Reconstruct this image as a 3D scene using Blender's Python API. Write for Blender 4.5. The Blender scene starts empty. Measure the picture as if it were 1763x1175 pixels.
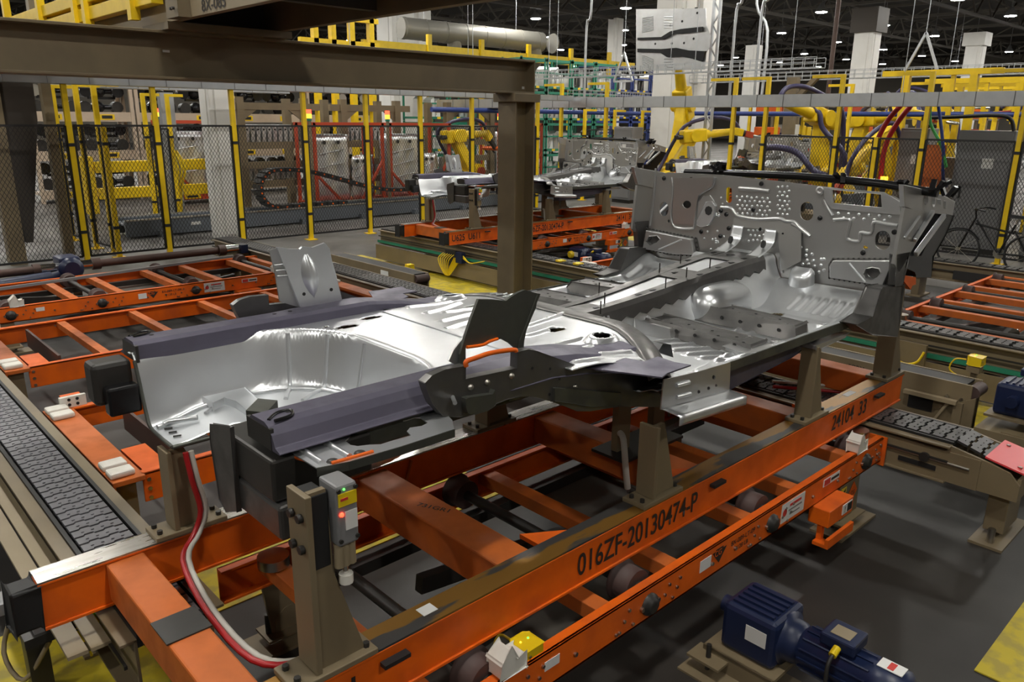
import bpy, bmesh, math, random
from mathutils import Vector, Matrix, geometry
random.seed(7)
sc = bpy.context.scene
col = sc.collection
PI = math.pi
# ---------------------------------------------------------------- camera
F, H = 1336.05, 2.4
YAW, PIT, ROL = (math.radians(a) for a in (46.656, 15.995, 0.6187))
fw = Vector((math.cos(YAW)*math.cos(PIT), math.sin(YAW)*math.cos(PIT), -math.sin(PIT)))
r0 = Vector((math.sin(YAW), -math.cos(YAW), 0)); u0 = r0.cross(fw)
rt = math.cos(ROL)*r0 + math.sin(ROL)*u0; up = -math.sin(ROL)*r0 + math.cos(ROL)*u0
cam_d = bpy.data.cameras.new('camera'); cam = bpy.data.objects.new('camera', cam_d); col.objects.link(cam)
m = Matrix.Identity(4)
for i in range(3):
    m[i][0], m[i][1], m[i][2] = rt[i], up[i], -fw[i]
m[2][3] = H
cam.matrix_world = m
cam_d.sensor_width = 36; cam_d.lens = F/1763*36; cam_d.clip_start = .05; cam_d.clip_end = 300
sc.camera = cam
def ray(x, y): return rt*((x-881.5)/F) - up*((y-587.5)/F) + fw
def Pz(x, y, z): d = ray(x, y); return Vector((0, 0, H)) + d*((z-H)/d.z)
def Px(x, y, X): d = ray(x, y); return Vector((0, 0, H)) + d*(X/d.x)
def Py(x, y, Y): d = ray(x, y); return Vector((0, 0, H)) + d*(Y/d.y)
# ---------------------------------------------------------------- world, exposure
w = bpy.data.worlds.new('hall_air'); sc.world = w; w.use_nodes = True
w.node_tree.nodes['Background'].inputs[0].default_value = (.75, .8, .9, 1)
w.node_tree.nodes['Background'].inputs[1].default_value = .03
vs = sc.view_settings; vs.view_transform = 'Standard'; vs.look = 'None'; vs.exposure = 0; vs.gamma = 1
LAMP = 320.0     # radiance of the high-bay lamps
# ---------------------------------------------------------------- materials
MATS = {}
def mat(name, c, rough=.5, metal=0, c2=None, scale=6, amt=.5, bump=0, spec=.5, emit=0, coat=0, detail=4, alpha=1, rvar=0, lo=.4, hi=.7, stretch=None):
    if name in MATS: return MATS[name]
    M = bpy.data.materials.new(name); M.use_nodes = True; nt = M.node_tree; b = nt.nodes['Principled BSDF']
    b.inputs['Roughness'].default_value = rough; b.inputs['Metallic'].default_value = metal
    b.inputs['Specular IOR Level'].default_value = spec
    b.inputs['Base Color'].default_value = (*c, 1)
    if coat: b.inputs['Coat Weight'].default_value = coat; b.inputs['Coat Roughness'].default_value = .15
    if alpha < 1: b.inputs['Alpha'].default_value = alpha
    if emit:
        b.inputs['Emission Color'].default_value = (*c, 1); b.inputs['Emission Strength'].default_value = emit
    if c2 or bump or rvar:
        tc = nt.nodes.new('ShaderNodeTexCoord'); n = nt.nodes.new('ShaderNodeTexNoise')
        n.inputs['Scale'].default_value = scale; n.inputs['Detail'].default_value = detail
        src = tc.outputs['Object']
        if stretch:
            mp = nt.nodes.new('ShaderNodeMapping'); mp.inputs['Scale'].default_value = stretch
            nt.links.new(src, mp.inputs[0]); src = mp.outputs[0]
        nt.links.new(src, n.inputs['Vector'])
        rmp = nt.nodes.new('ShaderNodeMapRange'); rmp.inputs[1].default_value = lo; rmp.inputs[2].default_value = hi
        nt.links.new(n.outputs['Fac'], rmp.inputs[0])
        if c2:
            mx = nt.nodes.new('ShaderNodeMix'); mx.data_type = 'RGBA'
            mx.inputs[6].default_value = (*c, 1); mx.inputs[7].default_value = (*[c[i]+(c2[i]-c[i])*amt for i in range(3)], 1)
            nt.links.new(rmp.outputs[0], mx.inputs[0]); nt.links.new(mx.outputs[2], b.inputs['Base Color'])
        if rvar:
            r2 = nt.nodes.new('ShaderNodeMapRange'); r2.inputs[3].default_value = rough; r2.inputs[4].default_value = rough+rvar
            nt.links.new(rmp.outputs[0], r2.inputs[0]); nt.links.new(r2.outputs[0], b.inputs['Roughness'])
        if bump:
            bp = nt.nodes.new('ShaderNodeBump'); bp.inputs['Strength'].default_value = bump; bp.inputs['Distance'].default_value = .01
            nt.links.new(n.outputs['Fac'], bp.inputs['Height']); nt.links.new(bp.outputs[0], b.inputs['Normal'])
    MATS[name] = M
    return M
ORANGE = mat('orange_paint', (.80, .135, .006), .42, c2=(.55, .09, .010), scale=5, amt=.8, rvar=.2, spec=.35)
ORANGED = mat('orange_dusty_paint', (.55, .13, .02), .5, c2=(.33, .10, .035), scale=8, rvar=.2, spec=.35)
TAN = mat('tan_paint', (.20, .155, .09), .5, c2=(.15, .115, .07), scale=3, amt=.7)
TANL = mat('light_tan_paint', (.30, .24, .15), .5, c2=(.24, .19, .12), scale=3)
YELLOW = mat('yellow_paint', (.85, .58, .006), .4, c2=(.66, .43, .01), scale=7)
YELLOWF = mat('yellow_floor_paint', (.60, .47, .02), .55, c2=(.38, .30, .05), scale=9, amt=.8, lo=.45, hi=.6)
YSENS = mat('yellow_plastic', (.78, .56, .01), .35)
GALV = mat('galvanised_steel', (.78, .80, .82), .30, .86, c2=(.68, .695, .71), scale=5, detail=2, rvar=.05)
GALVD = mat('dull_galvanised_steel', (.56, .565, .565), .32, .88, c2=(.46, .46, .45), scale=5, detail=2, rvar=.05)
DASHM = mat('dash_steel', (.52, .52, .51), .30, .88, c2=(.44, .43, .41), scale=3, detail=2, rvar=.06)
BARE = mat('dark_bare_steel', (.15, .145, .14), .34, .8, c2=(.10, .10, .10), scale=9, rvar=.2)
ECOAT = mat('violet_grey_steel', (.115, .107, .15), .42, .5, c2=(.085, .08, .105), scale=8, rvar=.2)
OLIVE = mat('olive_grey_steel', (.115, .12, .105), .36, .7, c2=(.06, .06, .055), scale=7, rvar=.2)
BLACKM = mat('black_satin_steel', (.012, .012, .013), .25, .3)
BLACK = mat('black_rubber', (.012, .012, .012), .6)
DARK = mat('dark_machine_steel', (.035, .033, .03), .45, .3, c2=(.02, .018, .016), scale=9)
STEEL = mat('polished_rail_steel', (.60, .59, .56), .26, 1, c2=(.36, .34, .30), scale=6, rvar=.2, stretch=(1, 8, 8))
WORN = mat('worn_rail_steel', (.085, .082, .08), .42, .6, c2=(.30, .155, .03), scale=1.8, amt=1, lo=.44, hi=.48, stretch=(1, 6, 6), detail=7)
BOLT = mat('zinc_bolt', (.45, .43, .38), .3, 1)
CHROME = mat('bright_shaft_steel', (.75, .74, .72), .15, 1)
SLAT = mat('grey_chain_slat', (.13, .13, .145), .45, .2, c2=(.09, .09, .10), scale=20)
SLATD = mat('dark_chain_slat', (.045, .043, .042), .45, .2, c2=(.03, .03, .03), scale=20)
CONC = mat('grey_concrete', (.034, .030, .026), .42, c2=(.014, .013, .012), scale=.55, amt=1, detail=8, lo=.38, hi=.62, rvar=.2)
NYLON = mat('white_nylon', (.72, .70, .64), .4, c2=(.58, .55, .48), scale=12)
WHITE = mat('white_column_paint', (.72, .71, .68), .5, c2=(.6, .59, .56), scale=1.5)
LABEL = mat('white_label', (.70, .70, .68), .5)
LABELR = mat('red_print', (.55, .04, .03), .5)
INK = mat('black_ink', (.02, .015, .012), .6)
BLUE = mat('blue_motor_paint', (.009, .017, .058), .38, c2=(.006, .011, .035), scale=6)
RUST = mat('brown_steel_shaft', (.09, .055, .045), .45, .3, c2=(.06, .035, .028), scale=8)
RUBBER = mat('brown_roller_tread', (.075, .045, .04), .6)
RED = mat('red_rack_paint', (.42, .05, .015), .45)
REDH = mat('red_hose', (.35, .012, .015), .35)
GREYH = mat('grey_hose', (.45, .43, .38), .5)
PURPLE = mat('violet_hose', (.035, .03, .09), .4)
GREEN = mat('green_rack_paint', (.02, .20, .12), .45)
GREENC = mat('green_cable', (.03, .28, .05), .45)
BLUER = mat('blue_rack_paint', (.02, .045, .22), .45)
BEIGE = mat('beige_rack_paint', (.52, .42, .32), .55, c2=(.42, .33, .25), scale=4)
GREY = mat('grey_cabinet_paint', (.20, .20, .205), .45)
GREYT = mat('grey_track_paint', (.12, .135, .155), .4)
CONCLIT = mat('lit_tone_concrete', (.115, .108, .098), .42, c2=(.075, .07, .064), scale=.8, amt=1, detail=7, lo=.38, hi=.62, rvar=.15)  # paler concrete tone that paints in the stronger light on the far floor
ZINC = mat('zinc_cable_tray', (.50, .52, .54), .35, .7, c2=(.40, .42, .44), scale=5)
MESHM = mat('black_mesh_wire', (.012, .012, .012), .55)
PINK = mat('red_plate', (.75, .06, .07), .4)
CEIL = mat('dark_ceiling', (.020, .017, .014), .8, c2=(.012, .010, .009), scale=.4)
TRUSS = mat('brown_truss_steel', (.045, .036, .028), .6)
TRUSSL = mat('grey_truss_steel', (.11, .10, .085), .6)
DUCT = mat('grey_duct', (.26, .25, .22), .45, .3)
GLOW = mat('lamp_glow', (1, .97, .90), emit=LAMP)
REDG = mat('red_signal_glow', (1, .05, .02), emit=5)
AMBERG = mat('amber_signal_glow', (1, .45, .02), emit=5)
GREENG = mat('green_signal_glow', (.1, 1, .1), emit=3)
LWALL = mat('hall_wall_paint', (.20, .18, .15), .7, c2=(.13, .12, .10), scale=.3)
# ---------------------------------------------------------------- mesh helpers
ROOTLOC = {}
def V(*a): return Vector(a)
def fill_holes(loops):
    bm = bmesh.new(); vs_ = []; es = []
    for l in loops:
        a = [bm.verts.new(p) for p in l]; vs_ += a
        es += [bm.edges.new((a[i], a[(i+1) % len(a)])) for i in range(len(a))]
    bm.verts.index_update()
    bmesh.ops.triangle_fill(bm, use_beauty=True, edges=es)
    t = [tuple(v.index for v in f.verts) for f in bm.faces]; bm.free(); return t
class MB:
    def __init__(s): s.v = []; s.f = []; s.sm = []
    def add(s, vs, fs, smooth=False):
        n = len(s.v); s.v += [tuple(p) for p in vs]; s.f += [tuple(i+n for i in f) for f in fs]; s.sm += [smooth]*len(fs); return s
    def box(s, x0, x1, y0, y1, z0, z1):
        P = [(x, y, z) for x in (x0, x1) for y in (y0, y1) for z in (z0, z1)]
        return s.add(P, [(0, 1, 3, 2), (4, 6, 7, 5), (0, 4, 5, 1), (2, 3, 7, 6), (0, 2, 6, 4), (1, 5, 7, 3)])
    def bar(s, a, b, w, h, up=(0, 0, 1), taper=1):      # rectangular bar between two points
        a, b = Vector(a), Vector(b); d = (b-a).normalized(); u = Vector(up)
        r = d.cross(u)
        if r.length < 1e-4: r = d.cross(Vector((1, 0, 0)))
        r.normalize(); u = r.cross(d)
        P = []
        for p, k in ((a, 1), (b, taper)):
            for i, j in ((-1, -1), (1, -1), (1, 1), (-1, 1)): P.append(p+r*(i*w/2*k)+u*(j*h/2*k))
        return s.add(P, [(3, 2, 1, 0), (4, 5, 6, 7), (0, 1, 5, 4), (1, 2, 6, 5), (2, 3, 7, 6), (3, 0, 4, 7)])
    def cyl(s, a, b, r, n=12, r2=None, caps=True, smooth=True):
        a, b = Vector(a), Vector(b); d = (b-a).normalized(); r2 = r if r2 is None else r2
        x = d.orthogonal().normalized(); y = d.cross(x)
        P = [a+(x*math.cos(t)+y*math.sin(t))*r for t in [2*PI*i/n for i in range(n)]] + [b+(x*math.cos(t)+y*math.sin(t))*r2 for t in [2*PI*i/n for i in range(n)]]
        s.add(P, [(i, (i+1) % n, n+(i+1) % n, n+i) for i in range(n)], smooth)
        if caps: s.add(P, [tuple(range(n-1, -1, -1)), tuple(range(n, 2*n))])
        return s
    def lathe(s, a, d, prof, n=16):                       # prof: (distance along d, radius)
        a, d = Vector(a), Vector(d).normalized(); x = d.orthogonal().normalized(); y = d.cross(x); P = []
        for t, r in prof:
            for i in range(n): P.append(a+d*t+(x*math.cos(2*PI*i/n)+y*math.sin(2*PI*i/n))*r)
        k = len(prof)
        s.add(P, [(j*n+i, j*n+(i+1) % n, (j+1)*n+(i+1) % n, (j+1)*n+i) for j in range(k-1) for i in range(n)], True)
        return s.add(P, [tuple(range(n-1, -1, -1)), tuple(range((k-1)*n, k*n))])
    def tube(s, pts, r, n=8, sub=4):
        pts = [Vector(p) for p in pts]
        if sub > 1 and len(pts) > 2:
            q = []
            for i in range(len(pts)-1):
                p0 = pts[max(i-1, 0)]; p1 = pts[i]; p2 = pts[i+1]; p3 = pts[min(i+2, len(pts)-1)]
                for k in range(sub):
                    t = k/sub; q.append(.5*((2*p1)+(p2-p0)*t+(2*p0-5*p1+4*p2-p3)*t*t+(3*p1-p0-3*p2+p3)*t**3))
            pts = q+[pts[-1]]
        P = []; x = None; k = len(pts)
        for i, p in enumerate(pts):
            d = (pts[min(i+1, k-1)]-pts[max(i-1, 0)]).normalized()
            x = d.orthogonal().normalized() if x is None else (x-d*x.dot(d)).normalized()
            y = d.cross(x)
            for j in range(n): P.append(p+(x*math.cos(2*PI*j/n)+y*math.sin(2*PI*j/n))*r)
        s.add(P, [(j*n+i, j*n+(i+1) % n, (j+1)*n+(i+1) % n, (j+1)*n+i) for j in range(k-1) for i in range(n)], True)
        return s.add(P, [tuple(range(n-1, -1, -1)), tuple(range((k-1)*n, k*n))])
    def prism(s, poly, vec, holes=()):                    # polygon (3D points) pushed along vec, with holes
        vec = Vector(vec); loops = [[Vector(p) for p in poly]]+[[Vector(p) for p in h] for h in holes]
        flat = [p for l in loops for p in l]; n = len(flat)
        tris = geometry.tessellate_polygon(loops) if not holes else fill_holes(loops)
        P = flat+[p+vec for p in flat]
        fs = [tuple(t) for t in tris]+[tuple(i+n for i in reversed(t)) for t in tris]
        o = 0
        for l in loops:
            k = len(l); fs += [(o+i, o+(i+1) % k, n+o+(i+1) % k, n+o+i) for i in range(k)]; o += k
        return s.add(P, fs)
    def grid(s, fn, nu, nv, keep=None, smooth=True):
        P = [fn(i/nu, j/nv) for j in range(nv+1) for i in range(nu+1)]; fs = []
        for j in range(nv):
            for i in range(nu):
                q = (j*(nu+1)+i, j*(nu+1)+i+1, (j+1)*(nu+1)+i+1, (j+1)*(nu+1)+i)
                if keep is None or keep(sum((Vector(P[t]) for t in q), Vector())/4): fs.append(q)
        return s.add(P, fs, smooth)
    def dome(s, c, r, nrm, n=8, k=3, flat=1.0):
        c, nrm = Vector(c), Vector(nrm).normalized(); x = nrm.orthogonal().normalized(); y = nrm.cross(x); P = []
        for j in range(k):
            a = j/k*PI/2
            for i in range(n): P.append(c+(x*math.cos(2*PI*i/n)+y*math.sin(2*PI*i/n))*r*math.cos(a)+nrm*r*flat*math.sin(a))
        P.append(c+nrm*r*flat)
        fs = [(j*n+i, j*n+(i+1) % n, (j+1)*n+(i+1) % n, (j+1)*n+i) for j in range(k-1) for i in range(n)]
        fs += [((k-1)*n+i, (k-1)*n+(i+1) % n, k*n) for i in range(n)]
        return s.add(P, fs, True)
    def build(s, name, material, parent=None, bevel=0, label=None, kind=None, solid=0, seg=2):
        off = ROOTLOC.get(parent.name, Vector()) if parent else Vector()
        me = bpy.data.meshes.new(name)
        me.from_pydata([(p[0]-off.x, p[1]-off.y, p[2]-off.z) for p in s.v], [], s.f)
        me.polygons.foreach_set('use_smooth', s.sm); me.materials.append(material); me.validate(); me.update()
        o = bpy.data.objects.new(name, me); col.objects.link(o)
        if parent: o.parent = parent; ROOTLOC[o.name] = off
        if solid:
            md = o.modifiers.new('thickness', 'SOLIDIFY'); md.thickness = solid; md.offset = -1
        if bevel:
            md = o.modifiers.new('edge', 'BEVEL'); md.width = bevel; md.segments = seg; md.limit_method = 'ANGLE'; md.angle_limit = .7
        if label: o['label'] = label
        if kind: o['kind'] = kind
        return o
def thing(name, label, cat, loc=(0, 0, 0), group=None):
    o = bpy.data.objects.new(name, None); col.objects.link(o); o.location = loc; ROOTLOC[o.name] = Vector(loc)
    o.empty_display_size = .1
    o['label'] = label; o['category'] = cat
    if group: o['group'] = group
    return o
def tag(o, label, cat, group=None, kind=None):
    o['label'] = label; o['category'] = cat
    if group: o['group'] = group
    if kind: o['kind'] = kind
    return o
def struct(o):
    o['kind'] = 'structure'; return o
def copy_tree(o, parent=None):
    c = o.copy(); col.objects.link(c); c.parent = parent
    for ch in list(o.children): copy_tree(ch, c)
    return c
def B(*a): return MB().box(*a)
def text(s, org, xd, yd, h, material, parent=None, name='lettering', wid=1.0, sp=1.0, fit=None):
    cu = bpy.data.curves.new('t', 'FONT'); cu.body = s; cu.size = 1; cu.space_character = sp; cu.offset = .012
    t = bpy.data.objects.new('t', cu); col.objects.link(t); bpy.context.view_layer.update()
    me = bpy.data.meshes.new_from_object(t.evaluated_get(bpy.context.evaluated_depsgraph_get()))
    bpy.data.objects.remove(t); bpy.data.curves.remove(cu)
    xd, yd = Vector(xd).normalized(), Vector(yd).normalized(); nd = xd.cross(yd); org = Vector(org)
    off = ROOTLOC.get(parent.name, Vector()) if parent else Vector()
    k = h/.70
    if fit: wid = fit/(k*max(v.co.x for v in me.vertices))
    for v in me.vertices: v.co = org-off+xd*(v.co.x*k*wid)+yd*(v.co.y*k)+nd*.0015
    me.name = name; me.materials.clear(); me.materials.append(material)
    o = bpy.data.objects.new(name, me); col.objects.link(o)
    if parent: o.parent = parent; ROOTLOC[o.name] = off
    return o
def sstep(a, b, t):
    t = max(0, min(1, (t-a)/(b-a))); return t*t*(3-2*t)
def circ(c, xd, yd, rx, ry=None, n=14):
    ry = rx if ry is None else ry; c, xd, yd = Vector(c), Vector(xd), Vector(yd)
    return [c+xd*(rx*math.cos(2*PI*i/n))+yd*(ry*math.sin(2*PI*i/n)) for i in range(n)]
# ================================================================ the hall
struct(B(-14, 100, -10, 75, -.2, 0).build('floor', CONC))
struct(B(-14, 12.7, 11.35, 75, 0, .002).build('floor', CONCLIT)); struct(B(12.7, 100, -10, 75, 0, .002).build('floor', CONCLIT))  # far slabs: the brighter lighting there is put into their colour
struct(B(-14, 100, -10, 75, 9.6, 9.9).build('ceiling', CEIL))
for n, a in dict(back=(-14, 100, 75, 75.3), right=(100, 100.3, -10, 75), left=(-14.3, -14, -10, 75), front=(-14, 100, -10.3, -10)).items():
    struct(B(*a, -.2, 9.9).build('wall_'+n, LWALL))
for n, (a, lab) in enumerate([((6.75, 7.55, -1, 12), 'yellow painted strip running beside the long tan conveyor'),
                     ((.25, .98, 3.0, 3.95), 'yellow floor plate under the end of the grey slat chain'),
                     ((1.05, 3.2, 3.45, 3.95), 'yellow floor plate between two orange lift tables'),
                     ((3.6, 4.6, -.3, .72), 'yellow painted corner beside the blue gear motor'),
                     ((12.8, 15.2, 9.5, 12.6), 'yellow floor patch behind the second car floor')]):
    tag(B(*a, .0, .006).build('floor_marking', YELLOWF), lab, 'floor marking')
# lamps on a grid under the trusses
def make_lamp():
    t = thing('high_bay_lamp', 'round high bay lamp glowing under the dark roof', 'lamp', (0, 0, 7.6), 'high bay lamps under the roof')
    MB().lathe((0, 0, 7.62), (0, 0, 1), [(0, .30), (.02, .31), (.12, .26), (.26, .14), (.42, .10), (.44, .04)], 14).build('reflector', GREY, t)
    MB().cyl((0, 0, 8.05), (0, 0, 9.6), .02, 6).build('rod', GREY, t)
    MB().cyl((0, 0, 7.6), (0, 0, 7.625), .26, 10).build('diffuser', GLOW, t)
    return t
lamp0 = make_lamp(); first = True
for i in range(-1, 11):
    for j in range(-1, 10):
        x, y = 1.6+7.55*i, 1.1+6.2*j
        if (5 < x < 12 and y < 3) or y > 62 or (i > 8 and j > 7): continue
        o = lamp0 if first else copy_tree(lamp0); first = False
        o.location = (x, y, 7.6)
# roof trusses
def truss(x0, y0, x1, y1, z, h, n, material, group):
    a, b = V(x0, y0, z), V(x1, y1, z)
    t = thing('roof_truss', 'long lattice roof truss under the dark ceiling' if group[0] == 'm' else 'slim roof joist crossing the trusses under the ceiling', 'truss', a, group)
    mb = MB().bar(a, b, .16, .14)
    mb.build('bottom_chord', material, t)
    MB().bar(a+V(0, 0, h), b+V(0, 0, h), .16, .14).build('top_chord', material, t)
    w_ = MB()
    for k in range(n):
        p, q = a.lerp(b, k/n), a.lerp(b, (k+1)/n)
        w_.bar(p, p.lerp(q, .5)+V(0, 0, h), .08, .08); w_.bar(p.lerp(q, .5)+V(0, 0, h), q, .08, .08)
    w_.build('web', material, t)
for k, y in enumerate((8, 15.4, 22.9, 30.4, 37.9, 45.4, 60)): truss(-10, y, 95, y, 7.9, 1.3, 40, TRUSS if k % 2 else TRUSSL, 'main roof trusses')
for k, x in enumerate((6.5, 14, 21.5, 29, 36.5, 44, 51.5, 59, 66.5, 81)): truss(x, -6, x, 72, 8.5, .7, 30, TRUSSL, 'cross roof joists')
# white columns on the 15 m grid
def column(x, y, sx, sy, h, lab, cap=0, pil=None):
    t = thing('hall_column', lab, 'column', (x, y, 0))
    B(x-sx/2, x+sx/2, y-sy/2, y+sy/2, 0, h).build('shaft', WHITE, t, bevel=.02)
    for e in (-1, 1):
        B(x-sx*.28, x+sx*.28, y+e*sy/2-.02, y+e*sy/2+.02, .1, h-.1).build('face_rib', WHITE, t)
        B(x+e*sx/2-.02, x+e*sx/2+.02, y-sy*.28, y+sy*.28, .1, h-.1).build('face_rib', WHITE, t)
    if cap: B(x-sx*.68, x+sx*.68, y-sy*.68, y+sy*.68, h-cap, h+.1).build('capital', WHITE if cap < .8 else TRUSS, t)
    if pil: B(*pil, 0, h).build('pilaster', WHITE, t)
column(6.62, 15.45, .52, .46, 7.9, 'white steel column behind the mesh fence beside the slat chain end')
column(21.6, 15.5, .95, .95, 7.9, 'broad white column behind the yellow handling robot', pil=(22.05, 23.1, 14.9, 15.3))
column(21.4, 30.4, 1.2, 1.2, 7.9, 'twin white column above the tan beam near the grey duct', pil=(22.6, 23.3, 30.3, 30.9))
column(36.5, 30.4, .62, .62, 7.9, 'slim white column among the blue part racks')
column(36.5, 16, .85, .85, 7.1, 'white column with brown head above the zinc cable tray', cap=.9)
column(51.5, 16.3, .85, .85, 7.25, 'far white column with a wide white capital', cap=.6)
column(36.6, 21.6, .6, .6, 6, 'grey white column beside hanging vertical pipes')
# ---------------------------------------------------------------- tan gantry frame
g = thing('tan_gantry', 'tan steel gantry beam on a post rising behind the car floor', 'gantry', (7.02, 7.4, 0))
bm = MB(); Y = 7.4
for a in ((Y-.16, Y+.16, 2.70, 2.722), (Y-.16, Y+.16, 3.075, 3.10), (Y-.008, Y+.008, 2.72, 3.08)): bm.box(-6, 7.18, *a)
bm.build('beam', TAN, g, bevel=.004)
B(7.165, 7.18, Y-.16, Y+.16, 2.72, 3.08).build('end_plate', TAN, g)
pm = MB()
for a in ((-.17, -.15, -.16, .16), (.15, .17, -.16, .16), (-.15, .15, -.008, .008)): pm.box(7.02+a[0], 7.02+a[1], Y+a[2], Y+a[3], .02, 2.62)
pm.build('post', TAN, g, bevel=.004)
B(6.8, 7.24, Y-.2, Y+.2, 2.60, 2.70).build('cap_plate', TAN, g, bevel=.005)
B(6.78, 7.26, Y-.24, Y+.24, 0, .03).build('base_plate', TAN, g)
B(7.10, 7.14, Y-.012, Y-.008, 2.76, 2.79).build('sticker', LABEL, g)
B(2.72, 2.78, Y-.012, Y-.008, 2.93, 2.95).build('sticker', LABEL, g)
# steel platform crossing over the gantry, with its yellow guard rail
p = thing('overhead_platform', 'tan overhead platform with yellow guard rail resting on the gantry beam', 'platform', (3.3, 7.4, 3.1))
B(2.72, 2.78, 3.2, 14.0, 3.16, 3.62).build('side_girder', TANL, p, bevel=.004)
B(3.70, 3.78, 3.2, 14.0, 3.16, 3.50).build('side_girder', TAN, p, bevel=.004)
for k in range(6): B(2.78, 3.70, 3.6+k*1.9, 3.68+k*1.9, 3.2, 3.4).build('cross_beam', TRUSS, p)
B(2.78, 3.72, 3.2, 14.0, 3.46, 3.50).build('deck', TRUSS, p)
B(2.68, 3.82, 7.1, 7.7, 3.10, 3.16).build('bearing_plate', TAN, p)
B(2.62, 2.72, 6.7, 6.95, 3.16, 3.36).build('bracket', TAN, p)
for k in range(4): MB().cyl((2.60, 6.72+.05*(k % 2), 3.22+.08*(k//2)), (2.58, 6.72+.05*(k % 2), 3.22+.08*(k//2)), .012, 6).build('bolt', DARK, p)
text('8X-085', (2.718, 6.47, 3.185), (0, -1, 0), (0, 0, 1), .085, INK, p, fit=.44)
for zz in ((3.30, 3.42), (3.46, 3.58)): B(2.60, 2.70, 7.2, 14, *zz).build('toe_beam', YELLOW, p, bevel=.006)
for yy in (7.6, 8.9, 9.25, 10.6, 12.2): B(2.56, 2.64, yy, yy+.09, 3.2, 4.5).build('guard_post', YELLOW, p)
for zz in (3.95, 4.4): B(2.58, 2.62, 6.2, 14, zz, zz+.07).build('guard_rail', YELLOW, p)
# haunch frame at the left; its shade is put into the hopper's dark colour
hf = thing('haunch_frame', 'tan steel frame with a tapering, shade-toned hopper beside the fence', 'frame', (3.1, 14.8, 0))
B(2.62, 2.86, 14.7, 14.95, 0, 4.4).build('post', TAN, hf); B(3.42, 3.56, 14.62, 14.8, 0, 4.4).build('post', TAN, hf)
MB().prism([(2.7, 14.75, 3.3), (3.35, 14.75, 3.3), (3.33, 14.75, 2.3), (3.0, 14.75, .35), (2.9, 14.75, .35), (2.7, 14.75, 2.6)], (0, .5, 0)).build('hopper', TRUSS, hf)
B(2.5, 3.7, 14.7, 14.9, 4.2, 4.45).build('head_beam', TAN, hf); B(3.46, 3.52, 14.58, 14.62, 2.3, 2.42).build('splice_plate', TAN, hf)
# ---------------------------------------------------------------- fences
def mesh_panel(a, b, z0, z1, run):
    a, b = Vector(a), Vector(b); d = b-a; L = d.length; d = d/L; n = d.cross(V(0, 0, 1))
    fr = MB()
    for p_, q in ((a+V(0, 0, z0), b+V(0, 0, z0)), (a+V(0, 0, z1), b+V(0, 0, z1)), (a+V(0, 0, z0), a+V(0, 0, z1)), (b+V(0, 0, z0), b+V(0, 0, z1))): fr.bar(p_, q, .035, .035, n)
    f_ = fr.build('panel_frame', MESHM, run)
    hh = z1-z0; pitch = .062; sl = .6; wm = MB(); wdt = .0042
    for s in (1, -1):
        k = -hh*sl
        while k < L:
            t0, t1 = 0, 1; x0_, x1_ = k, k+hh*sl
            ta = max(0, -x0_/(hh*sl)); tb = min(1, (L-x0_)/(hh*sl))
            if tb > ta+.01:
                u = [(x0_+hh*sl*t, z0+hh*t if s > 0 else z1-hh*t) for t in (ta, tb)]
                A, C = a+d*u[0][0]+V(0, 0, u[0][1]), a+d*u[1][0]+V(0, 0, u[1][1])
                wm.add([A-d*wdt, A+d*wdt, C+d*wdt, C-d*wdt], [(0, 1, 2, 3)])
            k += pitch
    wm.build('wire_mesh', MESHM, f_, kind='stuff')
def fence(pts, tall, lab, ztop, arm, zt, skip=()):
    run = thing('safety_fence', lab, 'fence', (pts[0][0], pts[0][1], 0))
    for k, (x, y) in enumerate(pts):
        h = zt if tall[k] else ztop+.02
        q = B(x-.04, x+.04, y-.04, y+.04, 0, h).build('post', YELLOW, run, bevel=.004)
        B(x-.1, x+.1, y-.1, y+.1, 0, .015).build('foot_plate', YELLOW, run)
        if tall[k]: MB().bar(V(x, y, h-.03), V(x, y, h-.03)+Vector(arm), .07, .06).build('arm', YELLOW, q)
        for zz in (.5, 1.9): B(x-.05, x+.05, y-.05, y+.05, zz, zz+.05).build('clamp', BLACK, q)
    for k in range(len(pts)-1):
        if k in skip: continue
        a, b = V(*pts[k], 0), V(*pts[k+1], 0); d = (b-a).normalized()
        mesh_panel(a+d*.06, b-d*.06, .12, ztop, run)
xs = [1.9, 3.63, 4.98, 6.35, 7.78, 9.19, 10.58, 12.05, 14.19]
fence([(x, 14.2) for x in xs], [0]+[1]*8, 'long yellow post safety fence with black mesh in front of the part racks', 2.22, (.3, 0, 0), 2.92)
fence([(4.2, 14.42), (4.28, 14.95), (4.20, 15.7), (4.15, 17.0)], [0, 1, 1, 1], 'short mesh fence return beside the tapering hopper', 2.20, (.4, 0, 0), 2.92)
fence([(15.6, y) for y in (2.6, 4.02, 5.57, 6.41, 7.21, 8.79, 9.56, 13.18, 14.72)], [1, 1, 1, 0, 1, 1, 1, 1, 1], 'yellow post safety fence in front of the welding robots', 2.11, (0, .62, 0), 3.3, skip=(5, 6, 7))
fence([(18.2, 16.2), (19.6, 16.2), (21, 16.2), (22.4, 16.2), (24, 16.2)], [1]*5, 'far yellow post fence under the blue pipe', 2.1, (.5, 0, 0), 2.7)
fence([(19.6, 3.5), (19.6, 5.2), (19.6, 7), (19.6, 8.8)], [1]*4, 'second row of yellow posts and mesh behind the welding robots', 2.0, (0, .6, 0), 3.3)
fence([(6.2, 18.3), (6.75, 18.4), (8.0, 18.5)], [1]*3, 'yellow post fence behind the grey robot track', 2.1, (.35, 0, 0), 2.85, skip=(1,))
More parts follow.
